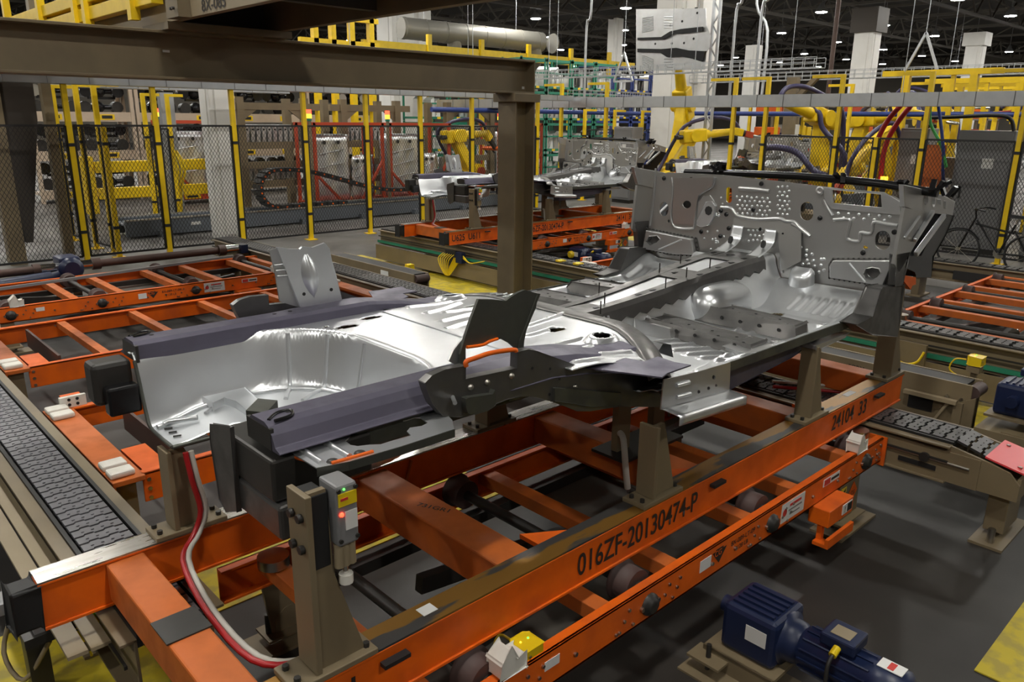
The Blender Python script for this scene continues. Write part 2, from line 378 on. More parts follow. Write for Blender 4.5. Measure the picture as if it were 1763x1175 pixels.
# cable trays and pipes
def tray(a, b, w_, h, lab, mesh=False):
    a, b = Vector(a), Vector(b); t = thing('cable_tray', lab, 'cable tray', a); d = (b-a).normalized(); n = d.cross(V(0, 0, 1))
    if not mesh:
        MB().bar(a, b, w_, .012).build('base', ZINC, t)
        for e in (-1, 1): MB().bar(a+n*(e*w_/2)+V(0, 0, h/2), b+n*(e*w_/2)+V(0, 0, h/2), .012, h).build('side', ZINC, t)
        k = int((b-a).length/.6)
        jm = MB()
        for i in range(k):
            p_ = a+d*(i*.6+.3)
            for e in (-1, 1): jm.bar(p_+n*(e*(w_/2+.008)), p_+n*(e*(w_/2+.008))+V(0, 0, h), .02, .008, d)
        jm.build('ribs', GREY, t, kind='stuff')
    else:
        wm = MB(); k = int((b-a).length/.25)
        for e in (-1, 0, 1):
            for zz in (0, h*.5, h):
                if e or not zz: wm.bar(a+n*(e*w_/2)+V(0, 0, zz), b+n*(e*w_/2)+V(0, 0, zz), .014, .014)
        for i in range(k):
            p_ = a+d*(i*.25)
            wm.bar(p_-n*w_/2, p_+n*w_/2, .012, .012)
            for e in (-1, 1): wm.bar(p_+n*(e*w_/2), p_+n*(e*w_/2)+V(0, 0, h), .012, .012, d)
        wm.build('wire_basket', ZINC, t)
    for i in range(1, 4):
        p_ = a.lerp(b, i/4); MB().cyl(p_+V(0, 0, h), V(p_.x, p_.y, 8.4), .008, 5).build('hanger_rod', ZINC, t)
tray((2.5, 14.3, 2.86), (15.4, 14.3, 2.86), .35, .12, 'long zinc cable tray along the front of the part racks')
tray((15.75, 1.5, 2.70), (15.75, 20, 2.70), .4, .24, 'wide zinc cable tray over the robot fence')
tray((16.2, 8, 3.48), (16.2, 23, 3.48), .4, .2, 'wire basket tray above the wide zinc tray', True)
tray((22, -1, 3.55), (22, 16, 3.55), .5, .22, 'far wire basket tray over the welding cell', True)
tray((18, 16.5, 3.05), (60, 16.5, 3.05), .5, .2, 'far wire basket tray running beside the white columns', True)
tray((4.2, 17.2, 2.9), (9, 17.2, 2.9), .4, .12, 'short zinc tray crossing in front of the beige rack')
for a, b, r, mt, lab in [((13.5, 17.6, 2.62), (26, 17.6, 2.62), .07, BLUER, 'blue air pipe running behind the far fence'),
                         ((20, 1, 2.6), (20, 14, 2.6), .06, BLUER, 'thin blue pipe across the welding cell')]:
    tag(MB().cyl(a, b, r, 10).build('air_pipe', mt), lab, 'pipe')
for p_, lab in [((1258, 140), 'thin galvanised drop pipe beside the carried floor panel'), ((1300, 150), 'straight galvanised drop pipe over the tray'), ((1008, 110), 'bent grey drop pipe left of the slim white column')]:
    q = Px(p_[0], p_[1], 18); o = MB().tube([(q.x, q.y, 2.8), (q.x, q.y, 5), (q.x, q.y-.15, 5.4), (q.x, q.y-.15, 8.5)], .035, 8); tag(o.build('drop_pipe', ZINC), lab, 'pipe')
q = Px(1318, 90, 26); tag(MB().tube([(q.x, q.y, 3), (q.x, q.y, 5.4), (q.x, q.y+.5, 6.3), (q.x, q.y+.5, 8.5)], .05, 8).build('drop_pipe', ZINC), 'kinked grey drop pipe in front of the dark roof', 'pipe')
q = Px(1435, 80, 30); tag(MB().tube([(q.x, q.y, 2.5), (q.x, q.y, 8.5)], .09, 8).build('drop_pipe', RUST), 'brown upright pipe beside the white column with brown head', 'pipe')
t = thing('lattice_mast', 'galvanised lattice mast beside the carried floor panel', 'mast', Px(1228, 300, 18).xy.to_3d())
q = Px(1228, 100, 18)
for e in (-.09, .09): B(q.x-.03, q.x+.03, q.y+e-.03, q.y+e+.03, 0, 6.4).build('upright', ZINC, t)
for k in range(22): MB().bar((q.x, q.y-.09*(1 if k % 2 else -1), .4+k*.27), (q.x, q.y+.09*(1 if k % 2 else -1), .67+k*.27), .03, .03).build('lacing', ZINC, t)
t = thing('air_duct', 'big round grey air duct below the roof trusses', 'duct', (20, 27.6, 5.86))
a, b = Px(690, 48, 19.5), Px(932, 73, 26.5); MB().cyl(a, b, .42, 18).build('main_duct', DUCT, t)
d = (b-a).normalized()
for k in range(9): MB().cyl(a+d*(k*.95+.1), a+d*(k*.95+.16), .435, 18).build('seam_ring', DUCT, t)
for s_ in (.15, .8): pp = a.lerp(b, s_); MB().cyl(pp, V(pp.x, pp.y, 9.6), .012, 6).build('hanger_rod', ZINC, t)
for s_ in (.35, .95): pp = a.lerp(b, s_); MB().tube([pp, pp+V(.1, .1, -.7), pp+V(.4, .6, -1.5), pp+V(.4, .6, -2.2)], .3, 12).build('branch', DUCT, t)
t = thing('crane_rail', 'yellow overhead rail with posts above the green racks', 'rail', (14, 25, 4.9))
MB().bar((16.6, 25.7, 4.95), (34, 25.7, 4.95), .15, .34).build('rail_beam', YELLOW, t)
for k in range(1, 8): B(14.1+k*2.7, 14.28+k*2.7, 25.55, 25.7, 0, 5.5).build('post', YELLOW, t)
t = thing('yellow_mezzanine_rail', 'yellow mezzanine frame above the tan beam beside the twin column', 'frame', Py(600, 80, 22))
for px in (545, 575, 607, 640):
    a = Py(px, 120, 22); B(a.x-.08, a.x+.08, 21.9, 22.1, 0, 5.4).build('post', YELLOW, t)
for zz in (2.6, 3.9, 4.5, 5.2): B(Py(515, 80, 22).x, Py(650, 80, 22).x, 21.9, 22.05, zz, zz+.14).build('rail', YELLOW, t)
# ================================================================ conveyors, skids, lift tables
T, ZC = .76, .56
def bolts(pts, nrm, r, h, parent, material=BOLT, name='bolt'):
    me = None; off = ROOTLOC.get(parent.name, Vector())
    for p_ in pts:
        p_ = Vector(p_)
        if me is None:
            o = MB().cyl((0, 0, 0), Vector(nrm)*h, r, 6).build(name, material); me = o.data; o.parent = parent
        else:
            o = bpy.data.objects.new(name, me); col.objects.link(o); o.parent = parent
        o.location = p_-off
def slat_mesh(w_, pitch, name, material):
    mb = MB(); n = 5; k = w_/n; top = []; bot = []
    for i in range(n):
        e = .010 if i % 2 else 0
        top += [(i*k, pitch*.80+e), ((i+1)*k-.004, pitch*.80+e)]; bot += [(i*k, e), ((i+1)*k-.004, e)]
    poly = [(x, y, 0) for x, y in bot]+[(x, y, 0) for x, y in reversed(top)]
    mb.prism(poly, (0, 0, -.014))
    for i in range(1, n): mb.box(i*k-.006, i*k+.006, pitch*.36, pitch*.44, -.002, .004)
    o = mb.build(name, material); me = o.data; bpy.data.objects.remove(o); return me
def conveyor(x0, x1, y0, y1, lab, sm, pitch, legs, slat_range=None, foot=True, end=False):
    t = thing('chain_conveyor', lab, 'conveyor', ((x0+x1)/2, y0, 0)); off = ROOTLOC[t.name]
    for s in (-1, 1):
        xe = x0-.02 if s < 0 else x1+.02
        m_ = MB().box(min(xe, xe+s*.012), max(xe, xe+s*.012), y0, y1, .30, .535)
        m_.box(min(xe, xe+s*.06), max(xe, xe+s*.06), y0, y1, .525, .537).box(min(xe, xe+s*.06), max(xe, xe+s*.06), y0, y1, .30, .312)
        m_.build('side_channel', TAN, t, bevel=.002)
        B(min(xe, xe-s*.018), max(xe, xe-s*.018), y0, y1, .50, .552).build('wear_guide', BLACK, t)
        B(xe+s*.05-.006, xe+s*.05+.006, y0, y1, .43, .445).build('return_guide', DARK, t)
    B(x0, x1, y0, y1, .50, .53).build('chain_bed', DARK, t)
    a, b = slat_range or (y0, y1)
    me = slat_mesh(x1-x0-.02, pitch, 'slat', sm); k = 0; y = a
    while y < b and k < 300:
        o = bpy.data.objects.new('slat', me); col.objects.link(o); o.parent = t; o.location = V(x0+.01, y, ZC-.004)-off; y += pitch; k += 1
    for y in legs:
        l = thing.__call__ if False else None
        lg = B(x0-.01, x1+.01, y-.05, y+.05, .02, .30).build('leg', TAN, t)
        B(x0-.05, x1+.08, y-.1, y+.1, 0, .02).build('foot_plate', TAN, lg)
    return t
c1 = conveyor(.70, .93, 2.72, 10.5, 'grey slat chain conveyor passing under the end of the orange skid', SLAT, .075, (3.6, 5.5, 8, 10.2))
for e in (.60, .52): B(e-.035, e+.035, 2.9, 10.5, .44, .455).build('guide_rail', TANL, c1)
c2 = conveyor(4.93, 5.21, 1.32, 12.0, 'dark slat chain conveyor with a red plate on its end', SLATD, .075, (4.5, 6.5, 8.5, 11.5))
# sloping end of the second chain with its red plate
me = slat_mesh(.26, .075, 'slat', SLATD)
for k in range(3):
    o = bpy.data.objects.new('slat', me); col.objects.link(o); o.parent = c2; o.location = V(4.94, 1.25-k*.072, ZC-.014-k*.022)-ROOTLOC[c2.name]; o.rotation_euler = (.28, 0, 0)
for xe in (4.88, 5.24): MB().prism([(xe, 1.34, .31), (xe, 1.34, .54), (xe, 1.12, .50), (xe, 1.0, .47), (xe, .94, .41), (xe, .94, .31)], (.018, 0, 0)).build('end_frame', TAN, c2, bevel=.003)
B(4.90, 5.24, .94, .96, .31, .44).build('end_plate', TAN, c2)
MB().prism([(4.90, 1.14, .515), (5.27, 1.14, .515), (5.27, .93, .475), (4.90, .93, .475)], (0, 0, .01)).build('red_plate', PINK, c2, label='bright red cover plate')
bolts([(5.2, 1.1, .512), (5.2, .97, .49), (4.95, .97, .49)], (0, 0, 1), .012, .012, c2)
lg = B(4.96, 5.24, .99, 1.10, .05, .31).build('leg', TAN, c2, bevel=.004)
B(4.82, 5.34, .95, 1.13, 0, .016).build('foot_plate', TAN, lg); bolts([(4.88, 1.03, .016), (5.28, 1.03, .016)], (0, 0, 1), .02, .09, lg)
B(4.868, 4.88, 1.15, 2.6, .31, .5).build('side_panel', TAN, c2)
MB().cyl((4.862, 1.2, .43), (4.862, 1.8, .43), .009, 8).build('tension_rod', BOLT, c2)
MB().cyl((4.868, 1.45, .43), (4.845, 1.45, .43), .03, 12).build('tension_nut', DARK, c2)
B(4.862, 4.87, 1.38, 1.6, .36, .39).build('slot', BLACK, c2)
c3 = conveyor(7.55, 7.78, 1.0, 11.3, 'long grey chain conveyor with yellow sensors under the second skid', SLATD, .15, (2, 4, 6, 8, 10))
c4 = conveyor(11.75, 12.0, 1.0, 12.6, 'far chain conveyor carrying the front of the second skid', SLATD, .15, (2, 4, 6, 8, 10))
B(7.41, 7.43, 1.0, 11.3, .06, .30).build('lower_panel', TAN, c3); B(7.45, 7.48, 1.0, 11.3, .33, .37).build('green_strip', GREEN, c3)
for k in range(5): B(11.62, 11.64, 1.4+k*1.2, 2.3+k*1.2, .34, .46).build('window', BLACK, c4)
# raised tan transfer units beside the strip
def transfer_unit(x0, x1, y0, y1, lab, name='transfer_unit', sign=''):
    t = thing(name, lab, 'conveyor', ((x0+x1)/2, y0, 0))
    for xe in (x0, x1-.02):
        B(xe, xe+.02, y0, y1, .12, .52).build('side_plate', TAN, t, bevel=.003)
        for k in range(2): B(xe-.003, xe+.023, y0+.25+k*(y1-y0-.7), y0+.43+k*(y1-y0-.7), .24, .36).build('opening', BLACK, t)
    B(x0+.02, x1-.02, y0+.05, y1-.05, .50, .515).build('belt', BLACK, t)
    for ye in (y0, y1): MB().cyl((x0+.02, ye, .46), (x1-.02, ye, .46), .05, 14).build('roller', RUBBER, t)
    MB().prism([(x0-.02, y0-.04, 0), (x0-.02, y0+.34, 0), (x0-.02, y0+.20, .3), (x0-.02, y0-.04, .44)], (.02, 0, 0)).build('gusset', TAN, t)
    B(x0-.006, x0-.002, y0+.55, y0+.72, .38, .48).build('notice', LABEL, t)
    for k, ye in enumerate((y0+.12, y1-.12)):
        lg = B(x0, x1, ye-.05, ye+.05, 0, .13).build('leg', TAN, t)
    bolts([(x0-.002, y0+.06+.1*(k % 2), .2+.1*(k//2)) for k in range(6)], (-1, 0, 0), .014, .012, t)
    return t
tu = transfer_unit(5.62, 5.86, 7.75, 9.75, 'tan belt transfer unit with a white notice behind the slat chain')
tu2 = transfer_unit(6.25, 6.48, 1.62, 4.1, 'tan belt transfer unit beside the blue motor and yellow strip')
text('FORM', (6.246, 2.55, .44), (0, -1, 0), (0, 0, 1), .035, INK, tu2)
# yellow sensors
def sensor(p_, lab, rot=0, s=1.0, bracket=None, lead=((0, .03, 0), (.02, .12, -.03), (.03, .16, -.12), (.02, .06, -.17)), group=None, stand=0):
    p_ = Vector(p_); t = thing('proximity_sensor', lab, 'sensor', p_, group)
    MB().prism([p_+V(*q)*s for q in ((-.045, -.04, 0), (.045, -.04, 0), (.045, .03, 0), (.03, .045, 0), (-.03, .045, 0), (-.045, .03, 0))], (0, 0, .055*s)).build('head', YSENS, t, bevel=.004)
    B(p_.x-.04*s, p_.x+.04*s, p_.y-.035*s, p_.y+.04*s, p_.z-.06, p_.z).build('mount', bracket or TAN, t)
    if stand: B(p_.x-.02, p_.x+.02, p_.y-.02, p_.y+.02, 0, p_.z-.06).build('stand', bracket or TAN, t)
    bolts([p_+V(-.02*s, -.04*s, .03*s)], (0, -1, 0), .006, .006, t)
    MB().tube([p_+V(*q)*s+V(0, .03, .02)*s for q in lead], .005*s, 6).build('cable', YSENS, t)
    for i, (mm, ex) in enumerate(((AMBERG, -.015), (GREENG, .02))): MB().dome(p_+V(ex, .01, .055)*s, .004*s, (0, 0, 1), 6, 2).build('indicator', mm, t)
    return t
s_ = Pz(905, 1118, .50)
sensor((s_.x, s_.y, .47), 'yellow proximity sensor on the orange lift table rail below the skid', bracket=ORANGED, s=1.1)
for a, z, lab in [((965, 457), .5, 'yellow sensor on the long conveyor beside the tan post'), ((995, 462), .5, 'yellow sensor with white tag right of its twin by the tan post'),
                  ((1672, 595), .46, 'yellow sensor on the green strip behind the blue motor'), ((1725, 608), .46, 'yellow sensor with a looping lead at the conveyor end'),
                  ((1680, 628), .56, 'yellow sensor just above the blue right hand motor'), ((1610, 668), .42, 'yellow sensor on a tan arm in front of the lettered plate')]:
    q = Pz(a[0], a[1], z); sensor(q, lab, s=1.25, lead=((0, .03, 0), (.02, .10, -.02), (.03, .12, -.10), (.02, 0, -.14)), stand=a[0] == 1680)
q = Pz(150, 1090, .3); sensor((q.x, q.y, .30), 'yellow sensor with lit lamps under the black skid bumper', s=1.3)
q = Pz(705, 463, .42); sensor(q, 'small yellow sensor at the foot of the belt transfer unit', s=1.1, stand=1)
# ---------------------------------------------------------------- skid
def post(t, x, y0, y1, zt, flare=.16, w_=.02, sgn=1):
    z0 = T+.02
    pl = B(x-.14, x+.15, y0-.012, y1+.012, T, z0).build('post_base', TAN, t, bevel=.003)
    bolts([(x+ex, ye, z0) for ex in (-.115, .125) for ye in (y0+.02, y1-.02)], (0, 0, 1), .011, .016, t, DARK)
    p_ = B(x-.06, x-.04, y0, y1, z0, zt).build('post', TAN, t, bevel=.003)
    yy = y0+.02
    MB().prism([(x-.04, yy, z0), (x-.04+flare, yy, z0), (x+.03, yy, z0+.30), (x+.015, yy, zt), (x-.04, yy, zt)], (0, .02, 0)).build('web_plate', TAN, p_)
    return p_
sk = thing('car_body_skid', 'orange car body skid with worn steel rails marked 24104 33', 'skid', (2.9, 2.45, ZC))
for (y0, y1), wm in (((1.82, 1.935), WORN), ((2.96, 3.075), STEEL)):
    r_ = MB().box(.44, 5.40, y0+.008, y1-.008, .572, .746).box(.44, 5.40, y0, y1, ZC, .572).box(.44, 5.40, y0, y1, .742, .752).build('rail', ORANGE, sk, bevel=.002)
    B(.442, 5.398, y0+.001, y1-.001, .752, T).build('wear_strip', wm, r_)
for a, b in ((.67, .81), (1.78, 1.95), (2.98, 3.14), (4.10, 4.26), (5.20, 5.36)): B(a, b, 1.93, 2.965, .585, .742).build('cross_tube', ORANGED, sk, bevel=.008)
for y0 in (1.82, 2.96): MB().prism([(.44, y0+.005, .575), (.44, y0+.11, .575), (.44, y0+.11, .745), (.44, y0+.005, .745)], (-.09, 0, 0)).build('bumper', BLACK, sk, bevel=.012)
B(.665, .815, 2.32, 2.47, .742, .748).build('wear_pad', DARK, sk)
for x in (2.0, 2.9, 4.3): MB().prism([(x, 1.934, .745), (x+.2, 1.934, .745), (x, 2.06, .745)], (0, 0, -.02)).build('gusset', ORANGE, sk)
for x in (3.04, 4.92, 1.15): B(x, x+.10, 1.79, 1.82, .70, .715).build('lug', BLACK, sk)
for x in (2.05,): MB().bar((x, 2.955, .60), (x+.05, 2.955, .74), .012, .012).build('brace', ORANGED, sk)
text('016ZF-20130474-P', (2.10, 1.826, .612), (1, 0, 0), (0, 0, 1), .098, INK, sk, fit=.85)
text('24104  33', (4.35, 1.826, .625), (1, 0, 0), (0, 0, 1), .095, INK, sk, fit=.48, name='serial_lettering')
text('U625  U611', (.50, 1.826, .615), (1, 0, 0), (0, 0, 1), .095, INK, sk, fit=.56)
text('731GR1', (1.83, 2.55, .7425), (.45, -1, 0), (1, .45, 0), .03, INK, sk, fit=.16)
p_ = Pz(735, 1050, T+.001); B(p_.x-.03, p_.x+.03, p_.y-.024, p_.y+.024, T, T+.0015).build('sticker', LABEL, sk)
p_ = Pz(1462, 678, T+.001); B(p_.x-.06, p_.x+.06, p_.y-.02, p_.y+.02, T, T+.0015).build('sticker', LABEL, sk)
p_ = Pz(475, 856, T+.001); B(p_.x-.05, p_.x+.05, p_.y-.02, p_.y+.02, T, T+.0015).build('sticker', LABEL, sk)
pr_ = post(sk, .99, 1.822, 1.935, 1.37)
bolts([(.928, ye, ze) for ye in (1.85, 1.90) for ze in (1.20, 1.30)], (-1, 0, 0), .014, .014, sk, DARK)
B(.952, 1.01, 1.84, 1.93, 1.12, 1.36).build('clamp_block', BLACK, sk, bevel=.004)
post(sk, 2.66, 1.83, 1.93, 1.12); post(sk, 4.12, 1.83, 1.93, 1.20); post(sk, 5.24, 1.83, 1.95, 1.42, .20)
post(sk, 1.0, 2.965, 3.07, 1.12, .12); post(sk, 2.68, 2.965, 3.07, 1.13); post(sk, 4.15, 2.965, 3.07, 1.2); post(sk, 5.24, 2.965, 3.07, 1.42, .2)
for x, zt in ((2.92, 1.15), (3.22, 1.16)): B(x, x+.10, 2.30, 2.34, .742, zt).build('support_plate', TAN, sk)
B(2.86, 3.36, 2.2, 2.42, .742, .757).build('support_base', DARK, sk)
# clamp cylinder on the rear post
ck = B(1.015, 1.085, 1.80, 1.90, 1.19, 1.385).build('clamp_cylinder', GREY, sk, bevel=.008)
B(1.02, 1.08, 1.796, 1.80, 1.32, 1.36).build('yellow_plate', YSENS, ck); B(1.04, 1.08, 1.797, 1.80, 1.24, 1.30).build('data_label', LABEL, ck)
MB().dome((1.028, 1.798, 1.295), .008, (0, -1, 0), 8, 2).build('red_lamp', REDG, ck); MB().dome((1.04, 1.798, 1.372), .004, (0, -1, 0), 6, 2).build('green_lamp', GREENG, ck)
B(1.026, 1.05, 1.7945, 1.796, 1.338, 1.346).build('red_print', LABELR, ck)
for e in (0, 1, 2): MB().cyl((1.03+.02*e, 1.83, 1.11), (1.03+.02*e, 1.83, 1.19), .016, 8).build('barrel', TANL, ck)
MB().cyl((1.05, 1.83, 1.075), (1.05, 1.83, 1.11), .008, 8).build('rod', CHROME, ck); MB().cyl((1.05, 1.83, 1.05), (1.05, 1.83, 1.08), .022, 10).build('tip', NYLON, ck)
bolts([(1.022, 1.80, 1.37), (1.078, 1.80, 1.37), (1.022, 1.80, 1.21), (1.078, 1.80, 1.21)], (0, -1, 0), .007, .006, ck, DARK)
for mm, e in ((REDH, 0), (GREYH, .022)):
    MB().tube([(1.0+e, 2.93, 1.12), (1.01+e, 2.92, 1.0), (1.03+e, 2.92, .86), (.99+e, 2.91, .77), (.90+e, 2.80, .735), (.85+e, 2.45, .71), (.85+e, 2.1, .72), (.95+e, 1.98, .73), (1.0+e, 1.95, .8)], .011, 8).build('air_hose', mm, sk)
MB().tube([(2.86, 2.24, .90), (2.84, 2.2, .88), (2.82, 2.16, .74), (2.83, 2.15, .64)], .016, 8).build('white_hook', GREYH, sk)
MB().tube([(2.84, 2.15, .63), (2.9, 2.1, .60), (3.0, 1.98, .60), (3.05, 1.94, .61)], .02, 8).build('valve_line', DARK, sk)
MB().cyl((2.98, 2.0, .60), (3.04, 1.95, .61), .03, 8).build('valve', BOLT, sk)
MB().tube([(4.9, 2.5, .60), (5.15, 2.3, .57), (5.3, 2.05, .58), (5.32, 1.98, .66)], .012, 8).build('air_hose', REDH, sk)
MB().tube([(4.92, 2.52, .63), (5.17, 2.32, .60), (5.32, 2.07, .61), (5.34, 2.0, .69)], .010, 8).build('air_hose', GREYH, sk)
# ---------------------------------------------------------------- lift tables (roller beds)
def hazard(parent, p_, xd, yd, w_, h):
    p_, xd, yd = Vector(p_), Vector(xd), Vector(yd); n = xd.cross(yd)
    q = MB().prism([p_, p_+xd*w_, p_+xd*w_+yd*h, p_+yd*h], n*.002).build('hazard_label', YSENS, parent)
    MB().prism([p_+yd*h*.08+n*.002, p_+xd*w_*.7+yd*h*.5+n*.002, p_+xd*w_+yd*h*.55+n*.002, p_+xd*w_+yd*h*.75+n*.002, p_+yd*h*.3+n*.002], n*.001).build('hazard_stripe', INK, q)
    MB().prism([p_+xd*w_*.1+yd*h*.6+n*.002, p_+xd*w_*.8+yd*h*.8+n*.002, p_+xd*w_*.8+yd*h*.95+n*.002, p_+xd*w_*.1+yd*h*.75+n*.002], n*.001).build('hazard_stripe', INK, q)
def make_table():
    y0, y1 = 1.69, 3.06
    t = thing('lift_table', 'orange roller lift table under the skid marked 8X-089-LT-09', 'lift table', (2.9, 2.4, 0))
    rails = []
    for yo, yi in ((y0, y0+.05), (y1, y1-.05)):
        a, b = min(yo, yi), max(yo, yi)
        w0, w1 = (a, a+.012) if yo == y0 else (b-.012, b)
        rails.append(MB().box(1.12, 4.83, w0, w1, .33, .49).box(1.12, 4.83, a, b, .478, .49).box(1.12, 4.83, a, b, .33, .342).build('side_rail', ORANGE, t, bevel=.002))
    n, f = rails
    for x in (1.3, 2.14, 2.62, 3.26, 3.75, 4.40, 4.72): B(x, x+.085, y0+.014, y1-.014, .405, .476).build('cross_member', ORANGED, t, bevel=.004)
    for x in (1.55, 2.42, 3.45, 4.58):
        r_ = MB().cyl((x, y0+.03, .455), (x, y1-.03, .455), .028, 12).build('roller_shaft', DARK, t)
        for ya in (1.755, 2.90): MB().lathe((x, ya, .455), (0, 1, 0), [(0, .078), (.085, .078), (.086, .093), (.10, .093)], 20).build('wheel', RUBBER, r_)
        bf = MB().lathe((x, y0, .405), (0, -1, 0), [(0, .052), (.014, .05), (.018, .036), (.03, .034), (.032, .015)], 12).build('bearing', DARK, t)
        bolts([(x-.055, y0, .405), (x+.055, y0, .405)], (0, -1, 0), .012, .014, t)
        bolts([(x+ex, y0, .36+.04*(k % 3)) for k, ex in enumerate((-.20, -.17, -.14, -.11, .11, .14, .17, .20, .22, -.22))], (0, -1, 0), .008, .008, t)
    bolts([(x, y0, .40) for x in (1.25, 1.95, 2.9, 3.1, 3.9, 4.2, 4.75)], (0, -1, 0), .010, .01, t)
    bolts([(4.79, y0, .37), (4.79, y0, .45)], (0, -1, 0), .009, .008, t)
    B(4.83, 4.845, y0-.02, y0+.09, .30, .49).build('end_plate', ORANGE, t); B(4.83, 4.845, y1-.09, y1, .30, .49).build('end_plate', ORANGE, t)
    MB().cyl((4.73, 1.82, .49), (4.73, 1.82, .535), .07, 18).build('guide_roller', BOLT, t); MB().cyl((1.32, 2.92, .49), (1.32, 2.92, .535), .07, 18).build('guide_roller', BOLT, t)
    for x in (1.56, 4.45): MB().prism([(x, y0+.0, .49), (x+.12, y0, .49), (x+.12, y0, .55), (x+.08, y0, .55), (x+.05, y0, .60), (x, y0, .56)], (0, .07, 0)).build('nylon_guide', NYLON, t, bevel=.008)
    # labels on the near rail
    q = B(3.55, 3.80, y0-.002, y0, .36, .47).build('notice', LABEL, t); B(3.635, 3.76, y0-.003, y0-.002, .435, .45).build('red_print', LABELR, q); B(3.625, 3.77, y0-.003, y0-.002, .41, .42).build('grey_print', GREY, q); B(3.64, 3.75, y0-.003, y0-.002, .385, .393).build('grey_print', GREY, q)
    MB().lathe((3.585, y0-.002, .415), (0, -1, 0), [(0, .022), (.001, .022)], 14).build('ring_mark', LABELR, q)
    q = B(4.02, 4.22, y0-.002, y0, .415, .46).build('notice', LABEL, t); B(4.03, 4.10, y0-.004, y0-.002, .42, .455).build('print', LABELR, q); B(4.115, 4.21, y0-.004, y0-.002, .43, .445).build('print', INK, q)
    B(2.80, 2.89, y0-.002, y0, .39, .45).build('white_tag', LABEL, t); B(1.78, 1.86, y0-.002, y0, .41, .45).build('white_tag', LABEL, t)
    MB().prism([(2.96, y0-.001, .38), (3.02, y0-.001, .45), (2.90, y0-.001, .45)], (0, -.001, 0)).build('triangle_mark', INK, t)
    MB().prism([(2.93, y0-.0015, .452), (2.99, y0-.0015, .452), (2.99, y0-.0015, .46), (2.93, y0-.0015, .46)], (0, -.001, 0)).build('bar_mark', INK, t)
    text('CG', (2.915, y0-.003, .425), (1, 0, 0), (0, 0, 1), .03, ORANGE, t)
    text('8X-089-LT-09', (3.06, y0-.001, .425), (1, 0, 0), (0, 0, 1), .026, INK, t, fit=.22); text('3128 LB', (3.10, y0-.001, .385), (1, 0, 0), (0, 0, 1), .024, INK, t, fit=.12)
    # counter box, legs
    bx_ = B(3.92, 4.22, y0-.10, y0+.02, .235, .335).build('stop_box', ORANGE, t, bevel=.004); B(4.08, 4.20, y0-.103, y0-.10, .26, .32).build('notice', LABEL, bx_); B(4.14, 4.195, y0-.105, y0-.103, .265, .315).build('print', DARK, bx_)
    text('!', (4.10, y0-.104, .27), (1, 0, 0), (0, 0, 1), .04, INK, bx_)
    MB().box(3.94, 3.97, y0-.06, y0-.03, .14, .235).box(3.90, 4.22, y0-.12, y0-.10, .12, .175).box(3.90, 3.97, y0-.10, y0-.03, .12, .14).build('stop_bracket', ORANGE, t)
    for x in (1.35, 4.36):
        for yy, s in ((y0+.02, -1), (y1-.04, 1)):
            lg = MB().prism([(x-.05, yy, .33), (x+.22, yy, .33), (x+.24, yy, .07), (x-.02, yy, .07)], (0, .016, 0)).build('leg_plate', TAN, t)
            for xx in (x-.03, x+.20): MB().cyl((xx, yy+.02, .03), (xx, yy+.02, .17), .013, 8).build('anchor_bolt', DARK, lg)
            B(x-.12, x+.36, yy-.08, yy+.12, 0, .016).build('foot_plate', TAN, lg)
            B(x-.06, x+.26, yy-.05, yy+.09, .058, .07).build('levelling_plate', TAN, lg)
            MB().cyl((x+.08, yy-.005, .10), (x+.08, yy+.02, .10), .085, 16).build('round_lug', TAN, lg)
            if s < 0:
                hazard(lg, (x-.03, yy-.002, .14), (1, 0, 0), (0, 0, 1), .07, .15)
                MB().prism([(x+.14, yy-.002, .15), (x+.20, yy-.002, .22), (x+.14, yy-.002, .29), (x+.08, yy-.002, .22)], (0, -.002, 0)).build('orange_diamond', ORANGE, lg)
                text('CG', (x+.105, yy-.005, .205), (1, 0, 0), (0, 0, 1), .028, INK, lg)
    # scissor pan below
    B(1.6, 4.4, 2.1, 2.7, .05, .075).build('base_pan', TRUSSL, t); MB().bar((1.8, 2.3, .09), (4.2, 2.3, .38), .05, .08).build('scissor_arm', DARK, t); MB().bar((1.8, 2.5, .38), (4.2, 2.5, .09), .05, .08).build('scissor_arm', DARK, t)
    MB().cyl((2.6, 2.2, .25), (3.3, 2.2, .25), .05, 10).build('lift_cylinder', CHROME, t); B(2.9, 3.7, 2.35, 2.95, .30, .315).build('cover_plate', TRUSSL, t)
    B(1.5, 4.5, 2.78, 2.84, .34, .40).build('chain_guard', DARK, t)
    return t
lt = make_table()
